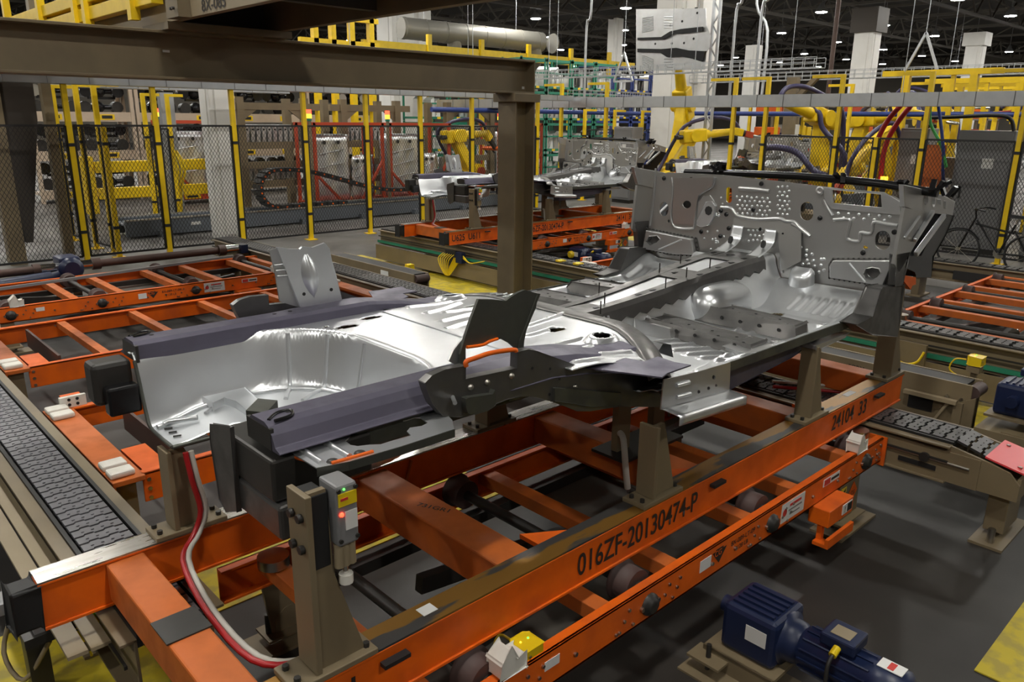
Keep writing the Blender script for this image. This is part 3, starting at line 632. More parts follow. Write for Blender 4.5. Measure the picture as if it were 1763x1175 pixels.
def make_motor():
    t = thing('gear_motor', 'blue gear motor with white plate on the floor bracket of the lift table', 'motor', (2.98, 1.3, 0))
    ax = V(.06, -1, 0).normalized(); c = V(2.93, 1.66, .27)
    B(2.76, 3.08, 1.28, 1.60, .12, .40).build('gearbox', BLUE, t, bevel=.03)
    for k in range(5): B(2.80+.05*k, 2.82+.05*k, 1.32, 1.56, .39, .415).build('rib', BLUE, t)
    B(2.757, 2.762, 1.33, 1.45, .24, .33).build('data_plate', LABEL, t)
    MB().cyl((2.93, 1.60, .27), (2.93, 1.68, .27), .05, 14).build('output_boss', BLUE, t)
    MB().lathe((2.93, 1.30, .25), (0, -1, 0), [(0, .15), (.02, .15), (.03, .12), (.08, .115), (.10, .10)], 20).build('flange', BLUE, t)
    mo = MB().lathe((2.93, 1.21, .25), (0, -1, 0), [(0, .09), (.02, .115), (.38, .115), (.39, .125), (.52, .122), (.56, .09), (.57, .05)], 24).build('motor_body', BLUE, t)
    for k in range(14):
        a = 2*PI*k/14; MB().bar((2.93+.118*math.cos(a), 1.18, .25+.118*math.sin(a)), (2.93+.118*math.cos(a), .84, .25+.118*math.sin(a)), .008, .012, (math.cos(a), 0, math.sin(a))).build('cooling_fin', BLUE, mo)
    tb = B(2.86, 3.03, .92, 1.10, .36, .43).build('terminal_box', BLUE, t, bevel=.012); B(2.89, 2.98, .96, 1.06, .43, .433).build('cover_label', TANL, tb)
    MB().cyl((2.85, 1.0, .39), (2.80, 1.0, .37), .02, 10).build('plug', YSENS, tb)
    MB().tube([(2.80, 1.0, .37), (2.76, 1.0, .33), (2.74, .99, .2), (2.74, .98, .06), (2.70, .9, .012)], .011, 8).build('cable', DARK, t)
    B(2.89, 2.97, .70, .82, .372, .376).build('warning_label', LABEL, mo); B(2.90, 2.96, .745, .775, .376, .378).build('red_print', LABELR, mo)
    br = MB().box(2.70, 3.12, 1.24, 1.66, .10, .12).box(2.70, 2.715, 1.24, 1.66, .0, .12).build('bracket', TAN, t); B(2.60, 2.74, 1.5, 1.7, .075, .09).build('bracket_ear', TAN, br)
    MB().cyl((2.66, 1.6, 0), (2.66, 1.6, .17), .014, 8).build('anchor_bolt', DARK, br); MB().cyl((2.62, 1.2, 0), (2.62, 1.2, .03), .014, 8).build('anchor_bolt', BOLT, br)
    B(2.55, 2.95, 1.15, 1.72, 0, .012).build('floor_plate', TAN, br)
    return t
gm = make_motor(); gm.scale = (.82, .82, .82); gm.location = (2.96, 1.30, 0)
def place(src, off, lab, parts=None):
    o = copy_tree(src); o.location = src.location+Vector(off); o['label'] = lab; return o
place(lt, (0, 7.44, 0), 'orange roller lift table below the blue line shaft drive')
place(lt, (6.8, -.06, 0), 'orange roller table with bright shafts behind the right hand conveyor')
place(lt, (6.8, 7.25, 0), 'orange roller table under the second car floor')
g2 = place(gm, (6.8, 7.25, 0), 'blue gear motor with yellow cap below the second skid')
# plain orange transfer frames between the tables
def make_frame(y0, y1, lab):
    t = thing('empty_dolly', lab, 'frame', (2.9, y0, 0)); x0, x1 = 1.04, 4.78
    for a, b, s in ((y0, y0+.06, 1), (y1-.06, y1, -1)):
        w0, w1 = (a, a+.014) if s > 0 else (b-.014, b)
        MB().box(x0+.16, x1-.16, w0, w1, .33, .50).box(x0+.16, x1-.16, a, b, .488, .50).build('side_rail', ORANGE, t, bevel=.002)
    for a, b in ((x0, x0+.17), (x1-.17, x1)):
        B(a, b, y0-.02, y1+.02, .47, .50).build('end_beam', ORANGED, t, bevel=.004); B((a if a < 2 else b-.015), (a+.015 if a < 2 else b), y0-.02, y1+.02, .30, .47).build('end_web', ORANGED, t)
        for yy in (y0+.02, y1-.24):
            for k in range(2): B(a+.005, b-.035, yy+.13*k, yy+.10+.13*k, .50, .535).build('nylon_block', NYLON, t, bevel=.012)
    bolts([(x0+.19, y0, .35+.055*k) for k in range(3)], (0, -1, 0), .012, .01, t)
    B(x0+.2, x0+.34, y0+.04, y0+.5, .40, .47).build('inner_channel', ORANGE, t); B(x0+.40, x0+.42, y0+.12, y1-.3, .36, .52).build('stop_plate', RUST, t)
    for x in (1.75, 2.4, 3.1, 3.8): B(x, x+.07, y0+.014, y1-.014, .43, .488).build('cross_member', ORANGED, t)
    bolts([(x-.02+.11*e, y1-.075, .46) for x in (1.75, 2.4, 3.1, 3.8) for e in (0, 1)], (0, -1, 0), .010, .01, t)
    pb = B(x0+.12, x0+.24, y1+.0, y1+.06, .50, .57).build('guide_bracket', ORANGE, t); q = B(x0+.10, x0+.26, y1-.03, y1, .50, .575).build('guide_pad', NYLON, t)
    bolts([(x0+.155+.05*(k % 2), y1-.03, .52+.035*(k//2)) for k in range(4)], (0, -1, 0), .011, .004, q, BLACK, 'pad_screw')
    for x in (x0+.08, x1-.08):
        for yy in (y0+.08, y1-.08):
            lg = B(x-.05, x+.05, yy-.05, yy+.05, .01, .47).build('leg', TAN, t); B(x-.09, x+.09, yy-.09, yy+.09, 0, .012).build('foot_plate', TAN, lg)
    return t
fa = make_frame(4.22, 5.62, 'orange transfer frame with nylon blocks just behind the skid end')
fb = make_frame(6.75, 8.25, 'orange transfer frame behind the rear of the car floor')
fc = place(fa, (6.8, 1.4, 0), 'orange transfer frame right of the tan post below the second skid')
# line shaft drive
ls = thing('line_shaft_drive', 'blue right angle gearbox driving brown line shafts behind the orange table', 'gearbox', (2.5, 10.8, 0))
for a, b in ((.6, 2.28), (2.74, 4.6)): MB().cyl((a, 10.8, .56), (b, 10.8, .56), .05, 14).build('shaft', RUST, ls)
for a, b in ((2.22, 2.40), (2.64, 2.80), (4.55, 4.78)): MB().cyl((a, 10.8, .56), (b, 10.8, .56), .062, 16).build('coupling', CHROME, ls)
for a, b in ((2.14, 2.22), (2.8, 2.9), (4.45, 4.55)): MB().cyl((a, 10.8, .56), (b, 10.8, .56), .075, 10).build('universal_joint', RUST, ls)
B(2.40, 2.64, 10.62, 10.95, .44, .70).build('gearbox', BLUE, ls, bevel=.03); MB().lathe((2.52, 10.65, .56), (0, -1, 0), [(0, .14), (.05, .14), (.08, .10), (.09, .09)], 18).build('flange', BLUE, ls)
MB().cyl((1.6, 10.66, .42), (2.3, 10.66, .46), .09, 16).build('motor', BLUE, ls); MB().cyl((2.28, 10.66, .46), (2.46, 10.7, .5), .06, 12).build('motor_neck', BLUE, ls)
for x in (1.7, 2.5): B(x, x+.1, 10.6, 10.9, 0, .33 if x < 2 else .44).build('stand', TAN, ls)
B(4.75, 4.85, 10.7, 10.9, .50, .62).build('end_bearing', BLUE, ls); B(4.72, 4.86, 10.72, 10.88, 0, .5).build('stand', TAN, ls)
tg = thing('belt_guide_bar', 'thin grey bar lying across the orange table rollers', 'bar', (1.2, 9.9, .56)); MB().bar((1.0, 9.72, .565), (4.4, 10.2, .565), .03, .03).build('bar', GREY, tg)
# right motor
m2 = place(gm, (0, 0, 0), 'blue motor with round yellow cap at the end of the right conveyor'); m2.location = (6.36, 1.36, .30); m2.rotation_euler = (0, 0, PI*.5)
sd = thing('motor_stand', 'tan stand below the blue motor with yellow cap', 'stand', (6.6, 1.35, 0)); B(6.0, 6.8, 1.0, 1.5, .24, .30).build('top_plate', TAN, sd)
for x in (6.08, 6.7): B(x, x+.06, 1.25, 1.45, 0, .24).build('leg', TAN, sd)
def addcap(root):
    ROOTLOC[root.name] = V(2.98, 1.3, 0)
    MB().lathe((2.76, 1.5, .27), (-1, 0, 0), [(0, .075), (.05, .075), (.055, .05), (.07, .05)], 16).build('yellow_cap', YSENS, root)
addcap(m2); addcap(g2)
mb2 = place(gm, (0, 0, 0), 'blue motor lying beyond the belt transfer unit behind the bracket tower'); mb2.location = (5.75, 10.75, 0); mb2.rotation_euler = (0, 0, PI*.55)
# wiring on the long conveyor
wb = thing('junction_block', 'black junction block with looping yellow cables on the long conveyor', 'junction box', Pz(818, 435, .40))
q = Pz(818, 432, .40); B(7.37, 7.41, q.y-.12, q.y+.12, .22, .46).build('block', BLACK, wb); B(7.33, 7.41, q.y-.32, q.y-.18, .30, .46).build('blue_box', BLUE, wb)
for k in range(6):
    e = k*.05; MB().tube([(7.37, q.y+.16-e, .40), (7.31, q.y+.22-e, .30), (7.31, q.y+.05-e*.3, .08), (7.35, q.y-.02-e*.5, .22), (7.37, q.y-.1-e*.6, .36)], .008, 6).build('cable', YSENS, wb)
for k in range(3): MB().tube([(7.37, q.y-.3, .38+k*.02), (7.33, q.y-.5, .34), (7.33, q.y-.65, .36), (7.37, q.y-.8, .40)], .008, 6).build('cable', YSENS, wb)
jb = thing('cable_loop', 'yellow cable loop hanging from a tan bracket on the right conveyor', 'cable', Pz(1590, 590, .4)); q = Pz(1590, 585, .42)
B(7.37, 7.41, q.y-.15, q.y+.15, .18, .46).build('bracket', TAN, jb); MB().tube([(7.36, q.y+.14, .40), (7.34, q.y+.1, .30), (7.34, q.y, .26), (7.34, q.y-.1, .30), (7.36, q.y-.14, .40)], .012, 6).build('loop', YSENS, jb)
ab = thing('sensor_arm', 'tan angle arm holding a yellow sensor by the belt unit', 'bracket', Pz(1600, 700, .2)); q = Pz(1600, 690, .38)
MB().bar((6.2, q.y+.22, .38), (6.2, q.y-.16, .38), .05, .03).build('arm', TANL, ab); MB().bar((6.2, q.y-.1, .36), (6.24, q.y+.02, .12), .02, .02).build('strut', TANL, ab); B(6.2, 6.25, q.y-.2, q.y-.14, 0, .38).build('post', TAN, ab)
# sensors beside the first chain
jb = thing('junction_box', 'two grey cable boxes beside the slat chain end', 'junction box', (.42, 3.3, .3)); B(.36, .52, 3.45, 3.56, .40, .45).build('box', GREY, jb); B(.44, .58, 3.22, 3.33, .40, .45).build('box', GREY, jb); B(.40, .60, 3.2, 3.6, .36, .40).build('shelf', DARK, jb)
MB().tube([(.42, 3.5, .38), (.36, 3.5, .2), (.40, 3.4, .1), (.5, 3.3, .3)], .01, 6).build('cable', TANL, jb); B(.42, .5, 3.35, 3.45, 0, .36).build('post', DARK, jb)
# ================================================================ car floor assembly
CY = 2.75
def mir(p_): return Vector((p_[0], 2*CY-p_[1], p_[2]))
def mirror_mb(mb):
    o = MB(); o.v = [tuple(mir(q)) for q in mb.v]; o.f = [tuple(reversed(f)) for f in mb.f]; o.sm = list(mb.sm); return o
cf = thing('car_floor_assembly', 'bare silver car floor with spare wheel tub and dash panel on the front skid', 'car body', (2.9, CY, 1.10))
def both(mb, name, material, parent=cf, **k):
    a = mb.build(name, material, parent, **k); b = mirror_mb(mb).build(name, material, parent, **k); return a, b
def ell(x, y, cx, cy, rx, ry): return ((x-cx)/rx)**2+((y-cy)/ry)**2 < 1
# --- rear floor with the tub
def tub_d(x, y):
    r = .40; qx = x-(1.79-r); qy = abs(y-2.70)-(.575-r)
    return math.hypot(max(qx, 0), max(qy, 0))+min(max(qx, qy), 0)-r
def rear_z(x, y):
    d = tub_d(x, y); z = 1.45-(.255+.04*sstep(1.25, .95, x))*sstep(-.012, .060+.03*sstep(1.2, .95, x), -d)+.010*math.exp(-((d-.012)/.014)**2)
    if d < -.09:
        z += .010*sstep(-.10, -.15, d)*(.5+.5*math.cos((y-2.2)*22))*(1 if 1.35 < x < 1.7 else .0)
    return z
def rear_keep(c):
    if c.x < 1.14 and c.y < 2.94: return False
    if ell(c.x, c.y, 1.17, 2.86, .06, .06) or ell(c.x, c.y, 1.16, 2.72, .10, .12): return False
    return not (ell(c.x, c.y, 1.86, 3.10, .055, .026) or ell(c.x, c.y, 2.04, 3.17, .055, .022) or ell(c.x, c.y, 1.78, 3.16, .014, .014))
MB().grid(lambda u, v: (.955+1.245*u, 2.16+1.18*v, rear_z(.955+1.245*u, 2.16+1.18*v)), 116, 112, rear_keep).build('rear_floor', GALV, cf, solid=.004)
for px in ((492, 578), (552, 578), (618, 588)):
    a = Pz(px[0], px[1], 1.45); c_ = V(1.39, 2.875, 1.45); n_ = (a-c_).normalized() if a.x > 1.39 else V(0, 1, 0)
    rim = (c_+n_*.40) if a.x > 1.39 else V(a.x, 3.275, 1.45); P = []
    for s_ in (.0, .02, .035, .05, .065, .085, .12, .18, .24): q = rim-n_*s_; P.append(V(q.x, q.y, rear_z(q.x, q.y)+.004))
    MB().tube(P, .010, 8).build('tub_bead', GALV, cf)
z5 = lambda X, Y, z: Pz(180+X/5.873, 540+Y/5.873, z)
MB().prism([z5(X, Y, 1.222) for X, Y in ((900, 800), (950, 772), (1000, 780), (1030, 760), (1070, 770), (1110, 742), (1160, 755), (1200, 722), (1250, 735), (1300, 698), (1340, 695), (1480, 800), (1590, 905), (1480, 1005), (1330, 900), (1210, 865), (1100, 915))], (0, 0, -.03)).build('tub_bracket', GALV, cf, bevel=.006)
MB().tube([z5(600, 1115, 1.175), z5(640, 1095, 1.18), z5(720, 1082, 1.185), z5(940, 1050, 1.195)], .011, 8).build('tub_bead', GALV, cf)
MB().tube([z5(1020, 1010, 1.19), z5(1120, 930, 1.198)], .008, 8).build('tub_bead', GALV, cf)
for k in range(4): MB().tube([z5(560+45*k, 1130+38*k, 1.162), z5(640+45*k, 1118+38*k, 1.165)], .004, 6).build('tub_slit', DARK, cf)
MB().tube([(.955, 3.265, 1.43), (.957, 3.24, 1.33), (.957, 3.20, 1.20), (.957, 3.15, 1.158), (.957, 2.94, 1.152)], .008, 8).build('tub_rear_flange', OLIVE, cf)
P = [(x_/100, 3.275-.085-.03*sstep(1.2, .95, x_/100)) for x_ in range(98, 140, 6)]+[(1.39+.315*math.sin(a/10*PI/2), 2.875+.315*math.cos(a/10*PI/2)) for a in range(0, 11)]
MB().tube([(x_, y_, rear_z(x_, y_)+.005) for x_, y_ in P], .012, 8, 2).build('tub_bead', GALV, cf)
MB().tube([(.957, 2.94, 1.15), (1.14, 2.94, 1.15)], .010, 8).build('tub_rear_flange', OLIVE, cf)
# --- rear rails
sec = [(2.23, 1.445), (2.225, 1.488), (2.205, 1.502), (2.12, 1.504), (2.095, 1.494), (2.075, 1.47), (2.058, 1.435), (2.03, 1.425), (2.03, 1.42), (2.23, 1.42)]
def rail_mb():
    mb = MB(); xs_ = [.965, 1.2, 1.45, 1.62, 1.75, 1.9, 2.1, 2.3, 2.5, 2.7]; P = []
    for x in xs_:
        k = sstep(1.5, 1.95, x); dz = -.075*sstep(2.1, 2.6, x)
        for y, z in sec: P.append((x, y-(.045*k if y < 2.1 else 0)+.0*k, z+dz))
    n = len(sec)
    mb.add(P, [(j*n+i, j*n+(i+1) % n, (j+1)*n+(i+1) % n, (j+1)*n+i) for j in range(len(xs_)-1) for i in range(n)])
    mb.add(P, [tuple(range(n)), tuple(range(len(P)-1, len(P)-n-1, -1))]); return mb
ra, rb = both(rail_mb(), 'rear_rail', ECOAT, bevel=.012, seg=3)
for r_, f_ in ((ra, lambda q: q), (rb, mir)):
    for x in (1.06, 1.62, 1.70): q = f_(V(x, 2.15, 1.503)); MB().cyl(q, q+V(0, 0, .002), .010, 8).build('pilot_hole', BLACK, r_)
    q = f_(V(1.0, 2.12, 1.505)); MB().tube([q+V(-.02, 0, 0), q+V(.03, .04, 0), q+V(.07, .03, 0), q+V(.05, -.01, 0), q+V(-.01, -.02, 0)], .006, 6).build('end_clip', BLACKM, r_)
    q = f_(V(.975, 2.16, 1.46)); MB().box(q.x-.012, q.x, q.y-.08, q.y+.08, 1.42, 1.49).build('end_flange', DARK, r_)
rw_ = MB().box(1.25, 2.45, 2.06, 2.17, 1.335, 1.425); both(rw_, 'rail_web', OLIVE, bevel=.01)
# hitch brackets
hm = MB().prism([(.93, 2.30, 1.44), (.93, 2.46, 1.40), (.93, 2.47, 1.34), (.93, 2.44, 1.13), (.93, 2.40, 1.10), (.93, 2.30, 1.14)], (.012, 0, 0))
hm.build('hitch_plate', BARE, cf, bevel=.004)
hm = MB().box(.945, 1.3, 2.05, 2.42, 1.26, 1.40); hm.build('hitch_box', DARK, cf, bevel=.01)
hm = MB().box(.945, 1.2, 2.02, 2.40, 1.14, 1.255); hm.build('hitch_beam', BARE, cf, bevel=.012)
hm = MB().box(.80, .955, 3.30, 3.42, 1.25, 1.43); hm.build('tow_bracket', DARK, cf, bevel=.02)
hm = MB().box(.83, .955, 3.23, 3.30, 1.22, 1.34); hm.build('tow_bracket', BLACKM, cf, bevel=.01)
MB().prism([(1.02, 2.22, 1.43), (1.10, 2.30, 1.43), (1.06, 2.36, 1.43), (.98, 2.28, 1.43)], (0, 0, .06)).build('tail_block', OLIVE, cf)
# --- quarter pans outside the rails
z4 = lambda X, Y, z: Pz(440+X/4.894, 560+Y/4.894, z)
out = [Pz(a, b, 1.40) for a, b in ((482, 766), (502, 780), (545, 806), (600, 795), (690, 769), (782, 739), (779, 724), (760, 704), (746, 690), (738, 668), (712, 676), (690, 697), (650, 716), (583, 738))]
hole = [z4(a, b, 1.40) for a, b in ((755, 975), (800, 940), (810, 880), (900, 865), (1020, 820), (1060, 812), (1210, 812), (1270, 800), (1340, 778), (1390, 780), (1450, 825), (1400, 850), (1300, 865), (1275, 895), (1310, 930), (1280, 940), (1150, 975), (1060, 1005), (960, 1008), (860, 1020), (800, 1010))]
pm = MB().prism(out, (0, 0, -.004), [hole]); pa, pb_ = both(pm, 'quarter_pan', GALV)
fl = MB()
for i in range(2, 6):
    a, b = out[i], out[i+1]
    if i < 5: fl.add([a, b, b+V(0, 0, -.028), a+V(0, 0, -.028)], [(0, 1, 2, 3)])
both(fl, 'pan_flange', OLIVE, solid=.004)
for a, b, c, d in ((330, 1015, 560, 1165), (540, 965, 790, 1110)):
    rm = MB().tube([z4(a, b, 1.402), z4(c, d, 1.402)], .011, 8); both(rm, 'pan_bead', GALV, parent=cf)
rm = MB().tube([z4(1270, 740, 1.40), z4(1420, 610, 1.44), z4(1440, 560, 1.46)], .02, 8); both(rm, 'pan_bead', GALV)
mb = MB().tube([z4(250, 1090, 1.39), z4(560, 1180, 1.39)], .006, 6); mb.build('orange_edge', ORANGE, cf)
mb = MB().tube([z4(640, 1165, 1.403), z4(990, 1065, 1.403)], .006, 6); mb.build('orange_edge', ORANGE, cf)
for X, Y in ((650, 1150), (880, 1080)): mb = MB().dome(z4(X, Y, 1.40), .02, (0, 0, 1), 10, 3, .4); mb.build('pan_stud', DARK, cf)
# --- raised middle floor
def mid_z(x, y):
    e = max(0, abs(y-CY)-.38)
    z = 1.45-.012*sstep(2.2, 2.5, x)-.08*(e/.5)**2*sstep(2.3, 2.75, x)
    for (xa, ya, xb, yb) in RID:
        t = max(0, min(1, ((x-xa)*(xb-xa)+(y-ya)*(yb-ya))/((xb-xa)**2+(yb-ya)**2))); d = math.hypot(x-xa-t*(xb-xa), y-ya-t*(yb-ya))
        if d < .03: z += .011*(1-sstep(.006, .024, d))
    for cx, cy in ((2.64, 2.20), (2.64, 3.30)):
        d = math.hypot((x-cx)/.10, (y-cy)/.065); z += .025*(1-sstep(.75, 1.05, d))
    return z
def rpx(a, b, c, d): p_, q = Pz(a, b, 1.43), Pz(c, d, 1.43); return (p_.x, p_.y, q.x, q.y)
RID = [rpx(905, 565, 985, 538), rpx(905, 583, 950, 568), rpx(932, 605, 1000, 585), rpx(962, 618, 1018, 598), rpx(1035, 610, 1085, 598), rpx(990, 632, 1100, 608), rpx(760, 560, 812, 543), rpx(755, 580, 805, 560), rpx(735, 545, 790, 525)]
RID += [(a, 2*CY-b, c, 2*CY-d) for a, b, c, d in RID[:3]]
def mid_keep(c): return not (ell(c.x, c.y, 2.64, 2.20, .05, .035) or ell(c.x, c.y, 2.64, 3.30, .05, .035) or ell(c.x, c.y, 2.60, 2.44, .05, .025) or ell(c.x, c.y, 2.60, 3.06, .05, .025) or ell(c.x, c.y, 2.28, 3.28, .035, .022) or ell(c.x, c.y, 2.70, 2.62, .012, .012))
def hs(y): return -.26*(max(0, abs(y-CY)-.42)/.45)**1.5
MB().grid(lambda u, v: (2.17+(.68+hs(1.95+1.60*v))*u, 1.95+1.60*v, mid_z(2.17+(.68+hs(1.95+1.60*v))*u, 1.95+1.60*v)), 74, 150, mid_keep).build('middle_floor', GALV, cf, solid=.004)
B(2.14, 2.20, 2.24, 3.23, 1.448, 1.456).build('floor_seam', GALV, cf, bevel=.004)
# --- heel cross member (dark, curved down at both ends)
def heel(y): e = max(0, abs(y-CY)-.38); return 1.438-.08*(e/.5)**2
MB().grid(lambda u, v: (hs(1.84+1.79*v)+(2.82, 2.85, 2.95, 2.985, 2.99)[int(round(u*4))], 1.84+1.79*v, (heel(1.84+1.79*v)+(.006, .01, .002, -.02, -.20)[int(round(u*4))])), 4, 40).build('heel_cross_member', BARE, cf, solid=.004)
for k in range(9): q = V(2.88, 2.98+.05*(k % 5), 1.446+.001*k); MB().tube([q, q+V(.04*(1 if k % 2 else -1), .012, 0)], .007, 6).build('clip', GALV, cf)
# --- front floor
def ff_z(x, y):
    z = 1.25+.14*sstep(4.45, 4.95, x)
    for (xa, ya, xb, yb, hh) in FR:
        t = max(0, min(1, ((x-xa)*(xb-xa)+(y-ya)*(yb-ya))/((xb-xa)**2+(yb-ya)**2))); d = math.hypot(x-xa-t*(xb-xa), y-ya-t*(yb-ya))
        if d < .04: z += hh*(1-sstep(.006, .026, d))
    return z+.03*sstep(.78, .87, abs(y-CY))
FR = []
for k in range(6): a = Pz(1112+24*k, 588+6.5*k, 1.26); b = Pz(1165+27*k, 583+7*k, 1.26); FR.append((a.x, a.y, b.x, b.y, .013))
for a, b, c, d in ((1352, 540, 1420, 553), (1385, 556, 1412, 560), (1195, 640, 1270, 605), (1280, 560, 1265, 570), (1300, 566, 1285, 578)):
    p_, q = Pz(a, b, 1.26), Pz(c, d, 1.26); FR.append((p_.x, p_.y, q.x, q.y, .012))
for k in range(7): p_ = V(4.56, 1.94+.055*k, 0); FR.append((p_.x, p_.y, p_.x+.14, p_.y+.0, -.016))
FR += [(a, 2*CY-b, c, 2*CY-d, e) for a, b, c, d, e in FR]
def ff_keep(c): return not (ell(c.x, c.y, 4.40, 2.27, .05, .035) or ell(c.x, c.y, 4.40, 2*CY-2.27, .05, .035) or ell(c.x, c.y, 4.37, 1.95, .03, .03) or ell(c.x, c.y, 3.55, 3.25, .06, .03))
fm = MB().grid(lambda u, v: (2.62+2.26*u, 1.86+.80*v, ff_z(2.62+2.26*u, 1.86+.80*v)), 170, 70, ff_keep)
fn_, ff_ = both(fm, 'front_floor', GALV, solid=.004)
for c in ((3.75, 2.05), (3.80, 1.95)):
    q = V(c[0], c[1], 1.255); mb = MB().lathe(q, (0, 0, 1), [(0, .035), (.008, .03), (.008, .018), (.002, .016)], 14); both(mb, 'floor_boss', GALVD)
# --- tunnel
def tun_top(x): return 1.40+.135*sstep(2.9, 4.85, x)
def tun_w(x): return .095+.06*sstep(3.0, 4.5, x)
def tun(u, v, grow=0):
    x = 2.93+1.96*u; zt = tun_top(x); a = v*2-1; s = -1 if a < 0 else 1; a = abs(a)
    wt = tun_w(x); wb = .14+.18*sstep(3.2, 4.75, x)
    if a < .35: y, z = wt*a/.35*.9, zt
    elif a < .5: t = (a-.35)/.15; y, z = wt*(.9+.2*t), zt-.03*t*t
    else: t = (a-.5)/.5; y, z = wt*1.1+(wb-wt*1.1)*t**1.5, zt-.03-(zt-.03-1.25)*t
    return (x, CY+s*(y+grow), z+grow*(1 if a < .5 else 0))
MB().grid(tun, 40, 40).build('tunnel', GALV, cf)
tm = MB(); N = 64                                     # dark reinforcement: side band with scalloped lower edge
for i in range(N):
    P = []
    for k in (i, i+1):
        x = 2.93+1.80*k/N; zt = tun_top(x); lo = .085+.012*math.sin(k*1.57); g_ = tun_w(x)/.155
        for y, z in ((.085, zt+.006), (.165, zt+.006), (.180, zt-.02), (.184+.25*(lo-.03)*.6, zt-lo)): P.append((x, CY-y*g_, z))
    tm.add(P, [(0, 4, 5, 1), (1, 5, 6, 2), (2, 6, 7, 3)])
both(tm, 'tunnel_reinforcement', BARE, solid=.004)
B(2.93, 3.35, CY-.09, CY+.09, tun_top(2.95)+.003, tun_top(3.1)+.006).build('tunnel_bridge', BARE, cf, bevel=.004)
MB().prism([(3.9, CY-.086, tun_top(3.9)+.006), (4.1, CY-.086, tun_top(4.1)+.006), (4.1, CY+.086, tun_top(4.1)+.006), (3.9, CY+.086, tun_top(3.9)+.006)], (0, 0, .003)).build('tunnel_bridge', BARE, cf)
MB().prism([(4.45, CY-.086, tun_top(4.45)+.006), (4.74, CY-.086, tun_top(4.74)+.006), (4.74, CY+.086, tun_top(4.74)+.006), (4.45, CY+.086, tun_top(4.45)+.006)], (0, 0, .003), [circ((4.6, CY, tun_top(4.6)+.006), (1, 0, 0), (0, 1, 0), .035, .03)]).build('tunnel_bridge', BARE, cf)
for x, y in ((3.15, -.08), (3.5, -.09), (3.62, -.10), (4.0, .02), (4.05, -.13), (4.25, -.13), (4.4, -.13), (4.55, -.13), (4.6, .13), (4.3, .13)):
    q = V(x, CY+y, tun_top(x)+.0105); MB().prism([q+V(-.022, -.01, 0), q+V(.022, -.01, 0), q+V(.022, .01, 0), q+V(-.022, .01, 0)], (0, 0, .002)).build('slot', BLACK, cf)
for x, y in ((3.25, -.05), (3.4, .12), (3.7, -.13), (3.95, -.1), (3.95, .1), (4.2, -.1), (4.2, .12), (3.1, -.15)):
    q = V(x, CY+y, tun_top(x)); MB().cyl(q, q+V(0, 0, .07), .004, 6).build('weld_stud', DARK, cf)
for s in (-1, 1):
    y0 = CY+s*.125
    am = MB().grid(lambda u, v: (4.66+.16*sstep(0, .7, u)+.05*u, y0+(v-.5)*(.10-.02*u), tun_top(4.66)+.008+.16*(u**1.7)), 14, 6); am.build('dash_arm', GALV, cf, solid=.006)
    q = V(4.80, y0, 1.605); MB().prism(circ(q+V(0, 0, .0), (.3, 0, .9), (0, 1, 0), .028, .014), (-.02, 0, .004)).build('arm_slot', BLACK, cf)
for k in range(3): a = Pz(1052+9*k, 543+1*k, 1.34); MB().tube([(3.12+.035*k, CY-.128, 1.375), (3.13+.035*k, CY-.138, 1.33)], .008, 6).build('vent_slot', GALV, cf)
# --- seat cross members
for x0, x1, zt, lo in ((3.93, 4.05, 1.335, 1.25), (3.48, 3.62, 1.315, 1.25)):
    sm_ = MB().prism([(x0-.03, 1.90, lo), (x0, 1.93, zt-.015), (x0, 2.58, zt), (x0-.03, 2.58, lo)], (x1-x0+.03, 0, 0)); sa, sb = both(sm_, 'seat_cross_member', BARE, bevel=.012)
    for k in range(7):
        for f_, par in ((lambda q: q, sa), (mir, sb)):
            q = f_(V(x0+.03+.06*(k % 2), 1.98+.075*k, zt+.001-.013*(1-k/7))); MB().cyl(q, q+V(0, 0, .002), .008, 8).build('hole', BLACK, par)
    for k in range(4):
        q = V(x0-.019, 2.0+.12*k, lo+.045); MB().cyl(q, q+V(-.004, 0, 0), .010, 8).build('hole', BLACK, sa)
sm_ = MB().prism([(3.40, 2.36, 1.25), (3.41, 2.38, 1.30), (3.41, 2.60, 1.31), (3.40, 2.60, 1.25)], (.12, 0, 0)); both(sm_, 'seat_bracket', GALVD, bevel=.012)
sm_ = MB().prism([(3.40, 1.88, 1.285), (3.40, 2.02, 1.295), (3.64, 2.02, 1.295), (3.64, 1.88, 1.285)], (0, 0, -.03)); both(sm_, 'seat_bracket', GALVD, bevel=.01)
# --- bulges
def bulge(u, v):
    a = u*PI; b = v*PI/2; e = .55; f_ = lambda t: math.copysign(abs(t)**e, t)
    return (4.16+.26*f_(math.cos(a))*f_(math.cos(b)), 2.60-.20*f_(math.sin(a))*f_(math.cos(b)), 1.24+.20*f_(math.sin(b)))
bm_ = MB().grid(bulge, 28, 14); both(bm_, 'floor_bulge', GALV)
def pil(u, v):
    a = u*PI; r = .085*(1-.2*v*v) if v < .95 else .05
    return (4.86-r*math.sin(a)*(1.0 if v < .8 else 1-(v-.8)*4), 2.36+r*1.1*math.cos(a), 1.24+.24*v)
bm_ = MB().grid(pil, 16, 12); both(bm_, 'toe_bulge', GALV)
